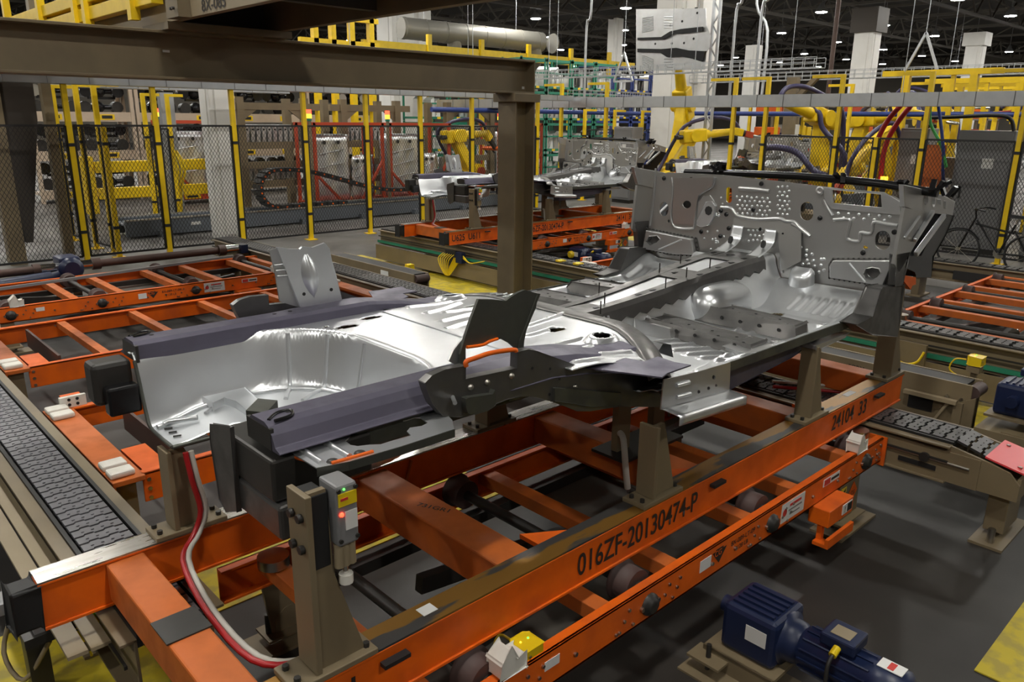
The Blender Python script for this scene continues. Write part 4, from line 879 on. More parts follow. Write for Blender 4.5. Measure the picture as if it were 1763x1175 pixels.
# --- dash panel
XD = 4.90
def D(a, b, x=XD): return Px(a, b, x)
def z1(X, Y, x=XD): return Px(1100+X/5.875, 280+Y/5.875, x)
def z2(X, Y, x=XD): return Px(1360+X/5.875, 290+Y/5.875, x)
outl = [D(*q) for q in ((1127, 305), (1150, 297), (1240, 301), (1340, 312), (1450, 325), (1540, 338), (1552, 346), (1555, 370), (1548, 430), (1541, 470), (1512, 545), (1500, 552), (1110, 476), (1112, 440), (1116, 400), (1120, 345))]
yd, zd = V(0, -1, 0), V(0, 0, 1)
def rnd(c, hw, hh, tilt=0, n=16):                        # oval hole given in pixels
    return [D(c[0]+hw*math.cos(2*PI*i/n), c[1]+hh*math.sin(2*PI*i/n)) for i in range(n)]
def slot_(c, hw, hh, n=14):
    P = []
    for i in range(n+1): a = PI*i/n; P.append(D(c[0]+hw*math.cos(a), c[1]-(hh-hw)-hw*math.sin(a)))
    for i in range(n+1): a = PI+PI*i/n; P.append(D(c[0]+hw*math.cos(a), c[1]+(hh-hw)-hw*math.sin(a)))
    return P
holes = [slot_((1254.9, 335.8), 5, 13.6), rnd((1182.5, 352.3), 7.2, 6.8), rnd((1143, 360), 8, 12.5), slot_((1389, 364), 11, 16), [D(*q) for q in ((1433, 326.6), (1518.3, 334.6), (1520, 357.7), (1434.9, 349.6))], slot_((1519.7, 413.9), 13, 16.5), rnd((1489.9, 426.7), 4, 3.8), rnd((1151, 381), 2.2, 2.8), rnd((1220, 362.5), 6.5, 7)]
dp = MB().prism(outl, (.006, 0, 0), holes).build('dash_panel', DASHM, cf)
tp = [z1(X, Y, XD-.004-.03*(1-(Y-150)/520)) for X, Y in ((345, 160), (760, 150), (735, 240), (600, 330), (572, 480), (560, 630), (350, 620), (335, 500), (352, 300))]
MB().prism(tp, (.003, 0, 0), [[z1(485+43*math.cos(t*PI/6), 425+40*math.sin(t*PI/6), XD-.004-.03*(1-(425+40*math.sin(t*PI/6)-150)/520)) for t in range(12)]]).build('dash_inner_plate', DASHM, cf)  # plate shaped with a tilt so its steel reflects the dark floor
MB().prism([z1(X, Y, XD-.001-.035*max(0, (Y-560)/420)) for X, Y in ((960, 560), (1420, 575), (1560, 620), (1640, 700), (1640, 1000), (1440, 1100), (1400, 700), (950, 640))], (.003, 0, 0)).build('dash_inner_plate', DASHM, cf)
wf = MB().prism([D(a, b, XD-.001) for a, b in ((1417.9, 322.8), (1523.4, 331), (1549, 346.2), (1551.5, 370), (1433.2, 359.8), (1424, 350), (1419.6, 337.7))], (-.012, 0, 0), [[D(a, b, XD-.001) for a, b in ((1433, 326.6), (1518.3, 334.6), (1520, 357.7), (1434.9, 349.6))]]).build('window_frame', GALVD, cf, bevel=.002)
def bead(pts, fn, r=.010, mt=GALVD, x=XD-.002, name='stamped_bead'): MB().tube([fn(X, Y, x) for X, Y in pts], r, 8).build(name, mt, dp)
bead(((830, 455), (930, 465), (985, 530), (1060, 555), (1200, 575), (1420, 570), (1480, 595), (1570, 605), (1640, 690)), z1, .013, GALVD)
bead(((1015, 262), (1170, 272), (1320, 290)), z1, .014)
bead(((330, 150), (345, 300), (325, 520), (345, 630), (400, 665), (530, 670), (560, 640), (570, 480), (590, 350), (660, 290), (740, 240), (770, 150)), z1, .010)
bead(((405, 580), (400, 400), (415, 320), (530, 320)), z1, .006); bead(((555, 470), (560, 330), (640, 240), (720, 235)), z1, .006); bead(((350, 550), (560, 575)), z1, .006); bead(((435, 150), (440, 195), (550, 205)), z1, .006)
bead(((440, 520), (600, 520), (590, 620), (585, 715), (700, 735), (715, 650), (820, 655), (850, 545), (960, 560), (1090, 580)), z2, .011)
bead(((20, 560), (90, 600), (200, 690)), z2, .014, GALVD); bead(((345, 320), (380, 400), (430, 480)), z2, .012, GALVD); bead(((995, 335), (1110, 345)), z2, .010, GALV)
bead(((170, 60), (160, 250), (140, 450), (110, 640)), z1, .008)
bead(((1450, 900), (1440, 1000), (1450, 1120)), z1, .012, GALV)
# tilted steering column boss
c_ = z1(690, 500, XD-.012)
MB().prism([z1(X, Y, XD-.002) for X, Y in ((600, 590), (690, 400), (740, 395), (775, 440), (770, 540), (720, 630), (640, 650), (600, 630))], (-.016, 0, 0)).build('column_boss', GALV, dp, bevel=.006)
MB().prism([z1(X, Y, XD-.0185) for X, Y in ((668, 480), (680, 450), (706, 440), (735, 455), (742, 485), (730, 520), (705, 535), (678, 520))], (-.003, 0, 0)).build('column_hole', BLACK, dp)
MB().prism([z1(X, Y, XD-.002) for X, Y in ((600, 480), (610, 400), (660, 340), (720, 335), (760, 390), (690, 400), (640, 480), (605, 560))], (-.008, 0, 0)).build('column_plate', GALVD, dp, bevel=.003)
# dimples and grommets
dm = MB(); rg = random.Random(3)
def dim(X, Y, fn, r=.010): dm.dome(fn(X, Y, XD-.001), r, (-1, 0, 0), 7, 3, .8)
for j in range(5):
    for i in range(7): dim(995+50*i+(25 if j % 2 else 0)+rg.uniform(-6, 6), 345+42*j+8*(i*.4)+rg.uniform(-5, 5), z1)
for j in range(7):
    for i in range(3): dim(1405+48*i+(20 if j % 2 else 0), 250+46*j+rg.uniform(-8, 8), z1)
for k in range(14): dim(rg.uniform(660, 890), rg.uniform(690, 880), z1, .009)
for k in range(7): dim(rg.uniform(780, 850), rg.uniform(350, 620), z1, .008)
for j in range(3):
    for i in range(5): dim(1110+45*i+(20 if j % 2 else 0), 690+50*j+rg.uniform(-9, 9), z1)
for k in range(11): dim(490+52*k, 455+45*(k % 2)+k*3, z2, .011)
for X, Y in ((55, 750), (55, 780), (110, 800), (55, 830), (170, 830), (165, 880), (225, 870), (65, 945), (130, 970), (175, 930), (240, 935), (190, 970), (250, 990), (315, 980), (345, 920), (155, 1025), (235, 1070), (295, 1050), (345, 1030), (320, 920)): dim(X, Y, z2, .0125)
for X, Y in ((1030, 405), (1085, 440), (1090, 395)): dim(X, Y, z2, .010)
dm.build('dimples', GALV, dp, kind='stuff')
for fn, pts in ((z1, ((1240, 215), (1160, 480), (830, 490), (885, 525), (910, 665), (825, 745), (630, 700), (1235, 670), (255, 160), (1465, 720), (530, 170), (705, 180))), (z2, ((305, 503), (1058, 645), (740, 855), (88, 875)))):
    for X, Y in pts: MB().lathe(fn(X, Y, XD-.001), (-1, 0, 0), [(0, .016), (.006, .016), (.008, .010), (.014, .008)], 10).build('grommet', BLACKM, dp)
MB().lathe(z2(303, 225, XD-.014), (-1, 0, 0), [(0, .028), (.006, .026), (.006, .012), (.001, .010)], 14).build('dash_boss', GALVD, dp)
# torque boxes
for fn, pl, hl, tri in ((z2, ((465, 925), (1055, 925), (1040, 1010), (960, 1180), (430, 1100), (430, 980)), ((780, 1060), (800, 1010), (860, 995), (930, 1010), (950, 1050), (920, 1100), (850, 1120), (800, 1100)), ((600, 960), (760, 1150))),
                   (z1, ((105, 680), (560, 770), (590, 930), (400, 925), (70, 870)), ((110, 790), (140, 745), (220, 735), (250, 770), (220, 810), (150, 830)), ((430, 780), (200, 880)))):
    c = sum((fn(X, Y) for X, Y in pl), Vector())/len(pl)
    MB().prism([c+(fn(X, Y)-c)*1.13+V(-.002, 0, 0) for X, Y in pl], (-.006, 0, 0)).build('torque_box_flange', BARE, cf)
    tb = MB().prism([fn(X, Y, XD-.008) for X, Y in pl], (-.045, 0, 0), [[fn(X, Y, XD-.008) for X, Y in hl]]).build('torque_box', GALVD, cf, bevel=.006)
    MB().tube([fn(*q, XD-.056) for q in tri], .006, 6).build('box_crease', GALV, tb)
    wd = MB()
    for i in range(len(pl)):
        a, b = fn(*pl[i]), fn(*pl[(i+1) % len(pl)]); n = max(2, int((b-a).length/.028))
        for k in range(n): q = a.lerp(b, k/n); wd.dome(c+(q-c)*1.09+V(-.008, 0, 0), .009, (-1, 0, 0), 6, 2, .5)
    wd.build('spot_welds', DARK, tb, kind='stuff')
# cowl bar and clips
cb = MB().tube([Px(a, b, 5.05) for a, b in ((1180, 297), (1235, 298), (1300, 300), (1380, 304), (1450, 310), (1520, 317), (1570, 326), (1615, 333))], .026, 10).build('cowl_bar', BLACKM, cf)
for a, b in ((1228, 294), (1240, 291), (1545, 322), (1622, 324), (1630, 332), (1449, 310)):
    q = Px(a, b, 5.04)
    for k in range(3): MB().bar(q+V(rg.uniform(-.04, .04), rg.uniform(-.05, .05), -.02), q+V(rg.uniform(-.04, .04), rg.uniform(-.06, .06), .04), .03, .02).build('cowl_clip', BLACKM, cf)
# apron and hinge pillar
YA = 1.76
def A(a, b): return Py(a, b, YA)
ap = MB().prism([A(*q) for q in ((1556, 318), (1590, 326), (1622, 336), (1645, 347), (1640, 372), (1600, 366), (1575, 362), (1558, 356))], (0, .03, 0), [[A(1594+4*math.cos(t*PI/5), 343+10*math.sin(t*PI/5)) for t in range(10)], [A(1607+3*math.cos(t*PI/5), 346+11*math.sin(t*PI/5)) for t in range(10)], [A(1613, 343), A(1619, 344), A(1619, 352), A(1613, 351)], [A(1625, 346), A(1628, 347), A(1628, 360), A(1625, 359)]])
both(ap, 'apron_panel', GALVD, bevel=.002)
ap = MB().prism([A(*q) for q in ((1558, 358), (1600, 366), (1588, 400), (1548, 470), (1540, 455), (1552, 390))], (0, .02, 0)); both(ap, 'apron_panel', DASHM)
for a, b, c, d, r in ((1603, 364, 1571, 414, .014), (1622, 371, 1573, 438, .016), (1580, 372, 1553, 410, .008)):
    ap = MB().bar(A(a, b)+V(0, -.012, 0), A(c, d)+V(0, -.012, 0), r*2, r*1.6, (0, 1, 0)); both(ap, 'apron_strut', GALV, bevel=.004)
ap = MB().prism([A(*q) for q in ((1623, 368), (1642, 372), (1628, 405), (1607, 442), (1603, 477), (1578, 477), (1576, 468), (1559, 460), (1563, 443), (1585, 440), (1600, 410))], (0, .10, 0)); both(ap, 'black_bracket', BLACKM, bevel=.006)
ap = MB().prism([A(*q) for q in ((1545, 440), (1566, 436), (1560, 462), (1554, 492), (1542, 492))], (0, .04, 0)); both(ap, 'hinge_pillar', BARE, bevel=.006)
ap = MB().prism([A(*q) for q in ((1556, 474), (1577, 478), (1577, 490), (1571, 492), (1568, 499), (1556, 484))], (0, .03, 0)); ap.build('orange_tab', ORANGE, cf)
ap = MB().prism([A(*q) for q in ((1520, 498), (1555, 492), (1545, 578), (1500, 577), (1478, 560), (1500, 545))], (0, .10, 0)); both(ap, 'sill_end', BARE, bevel=.01)
# sills
sl = MB().prism([(2.86, 1.855, 1.295), (4.40, 1.855, 1.285), (4.72, 1.855, 1.30), (4.72, 1.855, 1.245), (4.40, 1.855, 1.235), (2.86, 1.855, 1.25)], (0, .008, 0)); both(sl, 'sill_flange', OLIVE)
sl = MB().prism([(2.95, 1.95, 1.245), (4.30, 1.95, 1.245), (4.30, 1.95, 1.18), (4.0, 1.95, 1.13), (2.95, 1.95, 1.06)], (0, .11, 0)); both(sl, 'under_rail', ECOAT, bevel=.008)
sl = MB().prism([(4.05, 1.84, 1.21), (4.45, 1.84, 1.21), (4.40, 1.84, 1.19), (4.05, 1.84, 1.185)], (0, .10, 0)); both(sl, 'jack_bracket', GALVD, bevel=.004)
# rocker end plate
YR = 1.83
def Rr(a, b): return Py(a, b, YR)
rk = MB().prism([Rr(*q) for q in ((1143, 654), (1200, 641), (1258, 624), (1256, 672), (1150, 708), (1138, 706))], (0, .006, 0), [[Rr(1203+2.5*math.cos(t*PI/4), 675+3*math.sin(t*PI/4)) for t in range(8)], [Rr(1220+2.5*math.cos(t*PI/4), 669+3*math.sin(t*PI/4)) for t in range(8)], [Rr(1229+3*math.cos(t*PI/4), 650+4*math.sin(t*PI/4)) for t in range(8)], [Rr(1233+2*math.cos(t*PI/4), 664+2.5*math.sin(t*PI/4)) for t in range(8)]])
both(rk, 'rocker_plate', GALVD)
f0, f1 = Rr(1140, 706), Rr(1256, 672)
fm = MB().grid(lambda u, v: tuple(f0.lerp(f1, u)+V(0, -.09*min(v*1.5, 1), -.012*v-(.035*(v-.66)*3 if v > .66 else 0))), 12, 9); both(fm, 'rocker_flange', GALV, solid=.004)
for a, b, c, d in ((1163, 664, 1185, 658), (1163, 684, 1187, 678)): rm = MB().tube([Rr(a, b)+V(0, -.004, 0), Rr(c, d)+V(0, -.004, 0)], .010, 8); both(rm, 'rocker_bead', GALV)
# wheelhouse side plate with its opening
YS = 1.99
def S(a, b, y=YS): return Py(a, b, y)
z6 = lambda X, Y, y=YS: Py(720+X/4.894, 480+Y/4.894, y)
sp = MB().prism([z6(*q) for q in ((55, 880), (120, 820), (230, 770), (400, 735), (400, 845), (830, 755), (835, 620), (930, 600), (1000, 610), (1140, 660), (1300, 720), (1450, 765), (1763, 770), (2060, 815), (2050, 1080), (1700, 1075), (1450, 1115), (1340, 1115), (1240, 1080), (1130, 1035), (1000, 1005), (930, 990), (860, 990), (760, 1015), (640, 1060), (550, 1110), (460, 1145), (350, 1170), (210, 1160), (120, 1060), (75, 950))], (0, .035, 0))
both(sp, 'side_plate', BARE, bevel=.008)
for X, Y in ((440, 915), (580, 875), (785, 820), (1320, 910)): q = z6(X, Y); mb = MB().dome(q, .012, (0, -1, 0), 8, 3); both(mb, 'plate_stud', BOLT)
for X, Y in ((960, 755), (1110, 760), (1190, 845), (1105, 975)): q = z6(X, Y)+V(0, -.001, 0); mb = MB().cyl(q, q+V(0, -.001, 0), .006, 8); both(mb, 'plate_hole', BLACK)
q = z6(290, 1000); MB().cyl(q, q+V(-.03, -.05, 0), .008, 8).build('locating_pin', GALV, cf)
mb = MB().prism([z6(X, Y, YS-.001) for X, Y in ((365, 1000), (390, 990), (590, 960), (610, 925), (615, 1050), (560, 1095), (450, 1130), (380, 1120), (365, 1070))], (0, -.025, 0)); both(mb, 'spring_seat', OLIVE, bevel=.012)
mb = MB().prism([z6(X, Y, YS-.001) for X, Y in ((1135, 920), (1300, 930), (1690, 960), (1690, 1060), (1450, 1075), (1130, 1025))], (0, -.012, 0)); both(mb, 'patch_plate', OLIVE, bevel=.004)
# towers
YT = 2.055
tw = MB().prism([z6(X, Y, YT) for X, Y in ((510, 175), (630, 178), (740, 188), (790, 150), (850, 115), (900, 95), (960, 115), (1030, 130), (985, 240), (945, 330), (905, 430), (885, 520), (880, 605), (830, 630), (822, 590), (770, 545), (700, 508), (640, 520), (600, 535), (540, 562), (400, 580), (400, 760), (350, 770), (355, 640), (400, 480), (450, 330))], (0, .012, 0))
tw.build('wheelhouse_tower', OLIVE, cf, bevel=.004)
MB().prism([z6(X, Y, YT+.02) for X, Y in ((505, 180), (450, 330), (400, 480), (355, 640), (350, 745), (258, 695), (300, 600), (380, 500), (440, 350))], (0, .008, 0)).build('tower_wing', GALVD, cf)
MB().prism([z6(X, Y, YT-.001) for X, Y in ((835, 610), (878, 600), (885, 520), (905, 430), (945, 330), (985, 240), (1000, 130), (900, 400), (850, 520))], (0, -.006, 0)).build('tower_rib', OLIVE, cf)
MB().tube([z6(X, Y, YS-.006) for X, Y in ((405, 740), (405, 700), (480, 670), (620, 625), (800, 600), (825, 615))], .009, 8).build('orange_edge', ORANGE, cf)
MB().tube([z6(X, Y, YT-.006) for X, Y in ((410, 578), (540, 560), (600, 530), (670, 507))], .006, 8).build('orange_edge', ORANGE, cf)
B(S(803, 640).x, S(890, 640).x, YS+.04, YS+.10, 1.36, 1.42).build('spring_pocket', BLACKM, cf)
YF = 3.40
z7 = lambda X, Y, y=YF: Py(180+X/4.195, 400+Y/4.195, y)
MB().prism([z7(X, Y) for X, Y in ((1250, 112), (1330, 122), (1410, 122), (1430, 105), (1500, 112), (1590, 80), (1625, 118), (1640, 200), (1670, 300), (1715, 497), (1560, 520), (1420, 548), (1330, 330), (1280, 200))], (0, .012, 0)).build('wheelhouse_tower', GALV, cf, bevel=.003)
MB().prism([z7(X, Y, YF+.02) for X, Y in ((1190, 132), (1250, 112), (1280, 200), (1330, 330), (1420, 548), (1310, 515), (1265, 500), (1230, 280))], (0, .008, 0)).build('tower_wing', GALVD, cf)
def drop(u, v):
    t = v; c = z7(1455+60*t, 160+320*t, YF); wdt = .045*math.sin(PI*min(1, t*1.02+.03))**.7; a = (u-.5)*2
    return tuple(c+V(a*wdt, -.03*(1-a*a)*math.sin(PI*min(1, t+.02))**.8, 0))
MB().grid(drop, 10, 16).build('tower_emboss', GALV, cf)
for X, Y in ((1440, 447), (1637, 415)): q = z7(X, Y); MB().cyl(q, q+V(0, -.002, 0), .009, 8).build('hole', BLACK, cf)
for k in range(3): MB().tube([z7(1225+10*k, 240+40*k, YF+.015), z7(1310+10*k, 230+40*k, YF+.005)], .005, 6).build('tower_crease', GALVD, cf)
# small dark fins
for X0, Y0, sx in ((1060, 640, 1), ):
    q = [Py(880+X/4.195, 440+Y/4.195, 2.06) for X, Y in ((1060, 700), (1095, 640), (1155, 645), (1172, 738))]; MB().prism(q, (0, .05, 0)).build('seat_fin', BLACKM, cf)
MB().prism([mir(p_) for p_ in q], (0, -.05, 0)).build('seat_fin', BLACKM, cf)
wm = MB().prism([Pz(880+X/4.195, 440+Y/4.195, 1.425) for X, Y in ((500, 795), (620, 760), (830, 740), (960, 765), (1060, 730), (1180, 770), (1300, 790), (1130, 850), (1090, 880), (860, 850), (640, 825))], (0, 0, -.006)); both(wm, 'floor_corner_plate', ECOAT)
# --- second and third skids with their car floors
for off, a, b in (((6.80, 7.25, 0), 'second orange skid standing behind the tan post', 'silver car floor on the second skid in front of the robots'), ((14.85, 7.9, 0), 'third orange skid inside the robot fence', 'silver car floor on the third skid below the handling robot')):
    o = place(sk, off, a); place(cf, off, b)
    for ch in list(o.children):
        if ch.name.startswith('serial_lettering'): bpy.data.objects.remove(ch)
    ROOTLOC[o.name] = ROOTLOC[sk.name]
    text('24141  34', (4.35, 1.826, .625), (1, 0, 0), (0, 0, 1), .095, INK, o, fit=.48, name='serial_lettering')
# ================================================================ behind the fence
rg = random.Random(11)
def robot(base, yaw, q1, q2, lab, s=1.0, hose=True, q3=-.3, tool='gun', ped=.25, root=None):
    b = Vector(base); t = thing('industrial_robot', lab, 'robot', b)
    f = V(math.cos(yaw), math.sin(yaw), 0); r = V(-math.sin(yaw), math.cos(yaw), 0); u = V(0, 0, 1)
    B(b.x-.45*s, b.x+.45*s, b.y-.45*s, b.y+.45*s, b.z, b.z+ped*s).build('pedestal', GREYT if ped > .3 else YELLOW, t, bevel=.01)
    p0 = b+u*ped*s
    MB().lathe(p0, u, [(0, .38*s), (.12*s, .38*s), (.2*s, .30*s), (.34*s, .30*s), (.36*s, .22*s)], 18).build('turret', YELLOW, t)
    sh = p0+u*.62*s+f*.22*s
    MB().bar(p0+u*.28*s+f*.05*s, sh, .42*s, .40*s, f).build('shoulder', YELLOW, t, bevel=.03)
    for e in (-1, 1): MB().cyl(sh+r*e*.2*s, sh+r*e*.36*s, .20*s, 18).build('shoulder_hub', YELLOW, t)
    MB().cyl(sh-r*.36*s, sh-r*.44*s, .12*s, 14).build('drive_motor', RED, t)
    d1 = f*math.sin(q1)+u*math.cos(q1); el = sh+d1*1.15*s
    MB().bar(sh-d1*.12*s, el+d1*.1*s, .30*s, .36*s, r.cross(d1), .72).build('lower_arm', YELLOW, t, bevel=.04)
    MB().cyl(el-r*.24*s, el+r*.24*s, .16*s, 16).build('elbow_hub', YELLOW, t)
    d2 = f*math.cos(q2)+u*math.sin(q2); wr = el+d2*1.25*s
    MB().bar(el-d2*.35*s, el+d2*.35*s, .34*s, .34*s, r.cross(d2)).build('arm_housing', YELLOW, t, bevel=.04)
    MB().cyl(el+d2*.3*s, wr, .125*s, 14, .085*s).build('forearm', YELLOW, t)
    for e in (-.08, .08): MB().cyl(el-d2*.35*s+r*e*s, el-d2*.5*s+r*e*s, .06*s, 10).build('axis_motor', DARK, t)
    d3 = f*math.cos(q2+q3)+u*math.sin(q2+q3); w2 = wr+d3*.22*s
    MB().bar(wr-d3*.05*s, w2, .17*s, .20*s, r.cross(d3)).build('wrist', YELLOW, t, bevel=.02)
    MB().cyl(w2, w2+d3*.06*s, .09*s, 14).build('flange', DARK, t)
    if tool == 'gun':
        g_ = MB().bar(w2+d3*.06*s, w2+d3*.30*s, .16*s, .22*s, r).build('weld_gun', RED if int(base[0]*7) % 2 else DARK, t, bevel=.01)
        for e in (-1, 1): MB().tube([w2+d3*.3*s+r*e*.06*s, w2+d3*.5*s+r*e*.14*s, w2+d3*.72*s+r*e*.10*s, w2+d3*.75*s+r*e*.02*s], .028*s, 8).build('gun_arm', BOLT, g_)
    elif tool == 'grip':
        MB().bar(w2+d3*.06*s, w2+d3*.35*s, .10*s, .10*s, r).build('gripper_stem', DARK, t)
        MB().bar(w2+d3*.35*s-r*.5*s, w2+d3*.35*s+r*.5*s, .08*s, .08*s, d3).build('gripper_beam', ORANGE, t)
        for e in (-.45, -.15, .15, .45): MB().cyl(w2+d3*.35*s+r*e*s, w2+d3*.52*s+r*e*s, .03*s, 8).build('gripper_finger', BLACK, t)
    if hose: MB().tube([sh+r*.3*s-f*.3*s, el+r*.26*s-f*.35*s, el+r*.2*s+u*.34*s, el.lerp(wr, .55)+u*.42*s+r*.1*s, wr+u*.25*s+r*.1*s, w2+r*.12*s], .05*s, 8).build('hose', PURPLE, t)
    return t
R_ = math.radians
robot((14.95, 17.9, 0), PI*.02, -.62, .06, 'yellow robot with violet hose standing among the part racks', 1.05, q3=-.9, tool='grip')
robot((18.7, 13.0, 0), R_(190), -.12, 1.15, 'big yellow handling robot lifting a floor panel above the third car floor', 1.25, q3=.2, tool='grip', ped=.5, hose=False)
robot((17.0, 12.3, 0), R_(-30), .5, .1, 'yellow welding robot leaning over the third car floor', .95, ped=.5)
robot((18.3, 8.6, 0), R_(165), .1, .25, 'yellow welding robot with raised forearm behind the dash panel', 1.1, ped=.5)
robot((18.2, 7.0, 0), R_(170), .45, -.55, 'yellow welding robot reaching low with red tool behind the dash', 1.0, ped=.4)
robot((21.3, 9.6, 0), R_(-100), .2, .1, 'yellow robot beside the thin blue pipe', 1.1, ped=.5)
robot((23.6, 4.0, 0), R_(120), .4, .2, 'yellow robot behind the tall grey cabinet', 1.1, ped=.5)
robot((23.5, 8.3, 0), R_(40), .1, .35, 'far yellow robot under the wire basket tray', 1.1, ped=.5)
robot((26, 5.2, 0), R_(80), .3, .3, 'far yellow robot beyond the yellow gantry posts', 1.1, ped=.5)
robot((27.5, 11.2, 0), R_(200), .3, .3, 'yellow robot left of the far basket tray', 1.1, ped=.5)
robot((31, 10, 0), R_(120), .2, .4, 'distant yellow robot below the white column with brown head', 1.2, ped=.5)
robot((33, 13, 0), R_(30), .2, .4, 'distant yellow robot behind the upright brown pipe', 1.2, ped=.5)
# carried floor panel
cp = thing('carried_floor_panel', 'grey stamped floor panel held upright by the handling robot', 'panel', (17.0, 12.4, 3.5))
Y0, Y1, Z0, Z1 = 11.35, 13.4, 3.58, 5.05
def ppx(X, Y): q = Px(1080+X/7.344, Y/7.344, 17.0); return q
MB().prism([ppx(X, Y) for X, Y in ((110, 115), (990, 105), (1000, 330), (1050, 440), (1040, 600), (1000, 660), (980, 880), (110, 900))], (.02, 0, 0)).build('sheet', GALVD, cf and cp)
for P in (((150, 480), (450, 470), (560, 400), (700, 370), (970, 340), (970, 400), (720, 425), (600, 430), (480, 500), (150, 510)), ((150, 620), (450, 625), (640, 610), (800, 640), (1010, 650), (960, 780), (820, 740), (700, 720), (520, 725), (440, 670), (150, 660))):
    MB().prism([ppx(X, Y)+V(-.02, 0, 0) for X, Y in P], (-.05, 0, 0)).build('channel', BLACKM, cp, bevel=.01)
for k in range(9):
    for yy, sg in ((235, -1), (700, 1)): MB().tube([ppx(190+18*k*0, yy+22*k)+V(-.008, 0, 0), ppx(330, yy+22*k-sg*-60 if sg > 0 else yy+22*k-30)+V(-.008, 0, 0)], .012, 6).build('rib', GALV, cp)
for k in range(5):
    for yy in (215, 750): MB().tube([ppx(470, yy+38*k*.9)+V(-.008, 0, 0), ppx(575, yy+38*k*.9)+V(-.008, 0, 0)], .012, 6).build('rib', GALV, cp)
for X, Y in ((355, 555), (565, 550), (718, 545), (885, 165), (695, 270), (545, 318), (840, 490)): q = ppx(X, Y)+V(-.003, 0, 0); MB().cyl(q, q+V(-.003, 0, 0), .03, 8).build('hole', BLACK, cp)
B(17.03, 17.08, 13.2, 13.48, 3.5, 5.1).build('edge_bar', BLACKM, cp)
MB().bar((17.05, 12.4, 4.3), (18.0, 12.7, 4.1), .1, .1).build('grip_frame', ORANGE, cp)
# grey robot track with drag chain
tk = thing('robot_track', 'long grey robot travel track behind the mesh fence', 'track', (11, 16.8, 0))
B(5.0, 20, 16.55, 16.62, .03, .34).build('side_beam', GREYT, tk, bevel=.006); B(5.0, 20, 17.3, 17.37, .03, .34).build('side_beam', GREYT, tk, bevel=.006)
B(5.0, 20, 16.62, 17.3, .25, .28).build('top_plate', GREYT, tk); B(5.0, 20, 16.54, 16.60, .34, .37).build('guide_rail', STEEL, tk); B(5.0, 20, 17.32, 17.38, .34, .37).build('guide_rail', STEEL, tk)
for k in range(9): B(5.6+1.6*k, 5.75+1.6*k, 16.42, 16.55, 0, .12).build('foot', GREYT, tk)
for k in range(3): B(6.3+.5*k, 6.5+.5*k, 16.545, 16.55, .18, .24).build('data_plate', LABEL, tk)
dc = thing('drag_chain', 'black drag chain with orange pins curling over the grey track', 'cable chain', (8, 16.9, .37))
path = []
for k in range(11): a = PI*.5+PI*k/10; path.append(V(8.45+.42*math.cos(a), 16.95, .80+.42*math.sin(a)))
path = path[::-1]
c_ = [V(9+.0, 16.95, .40)]
top = [V(8.45+.22*k, 16.95, 1.22-.62*sstep(.2, 3.4, .22*k)) for k in range(1, 34)]
allp = [V(8.45+.3*k, 16.95, .38) for k in range(6, 0, -1)]+path+top
me_l = me_p = None
for i in range(len(allp)-1):
    a, b = allp[i], allp[i+1]
    o = MB().bar(a, a.lerp(b, .8), .34, .09, (0, 0, 1) if abs((b-a).normalized().z) < .9 else (1, 0, 0)).build('link', BLACK, dc)
    MB().cyl(a.lerp(b, .4)+V(0, -.18, 0), a.lerp(b, .4)+V(0, -.16, 0), .022, 8).build('pin', ORANGE, dc)
# tan part frames and red part racks
def panel_stack(p, n, wx, h, lab, slope=0):
    t = thing('stamped_panel', lab, 'panel', p, 'ribbed steel panels standing in the red racks')
    p = Vector(p)
    MB().grid(lambda u, v: (p.x+wx*u+.02*math.sin(v*20), p.y+.03*math.sin(u*PI*n)*(1 if .15 < v < .8 else .2), p.z+h*v), n*6, 10).build('sheet', GALV, t, solid=.006)
    for k in range(3): MB().tube([p+V(wx*.15, -.03, h*(.3+.2*k)), p+V(wx*.85, -.03, h*(.3+.2*k)+.12)], .014, 6).build('rib', GALVD, t)
    for k in range(2): q = p+V(wx*(.3+.4*k), -.035, h*.88); MB().cyl(q, q+V(0, -.004, 0), .05, 10).build('hole', DARK, t)
for i, x in enumerate((8.7, 11.6, 15.2)):
    t = thing('tan_part_frame', ('tan rack frame with grey part rows left of the red rack', 'tan rack frame between the two red racks', 'tan rack frame behind the yellow robot')[i], 'rack', (x, 19.5, 0))
    for xx in (x, x+1.75):
        for yy in (19.05, 20.0): B(xx-.09, xx+.09, yy-.09, yy+.09, 0, 2.85).build('upright', TAN, t)
    for zz in (.65, 1.12, 1.6): B(x, x+1.75, 19.0, 19.1, zz, zz+.17).build('cross_beam', TAN, t)
    B(x-.4, x+2.2, 19.0, 19.1, 2.55, 2.72).build('head_beam', TAN, t)
    for xx, sg in ((x+.09, 1), (x+1.66, -1)): MB().prism([(xx, 19.02, 2.55), (xx+sg*.35, 19.02, 2.55), (xx, 19.02, 2.3)], (0, .05, 0)).build('gusset', TAN, t)
    for zz in (.82, 1.77):
        for k in range(9): q = thing('hanging_bracket', 'dull steel bracket hanging in a tan rack frame row', 'bracket', (x+.25+.15*k, 19.25, zz), 'brackets hanging in rows'); MB().prism([(x+.2+.15*k, 19.25, zz), (x+.29+.15*k, 19.25, zz), (x+.31+.15*k, 19.25, zz+.25), (x+.27+.15*k, 19.25, zz+.42), (x+.21+.15*k, 19.25, zz+.40)], (0, .5, 0)).build('plate', GALVD, q); MB().cyl((x+.25+.15*k, 19.25, zz+.3), (x+.25+.15*k, 19.235, zz+.3), .025, 8).build('hole', BLACK, q)
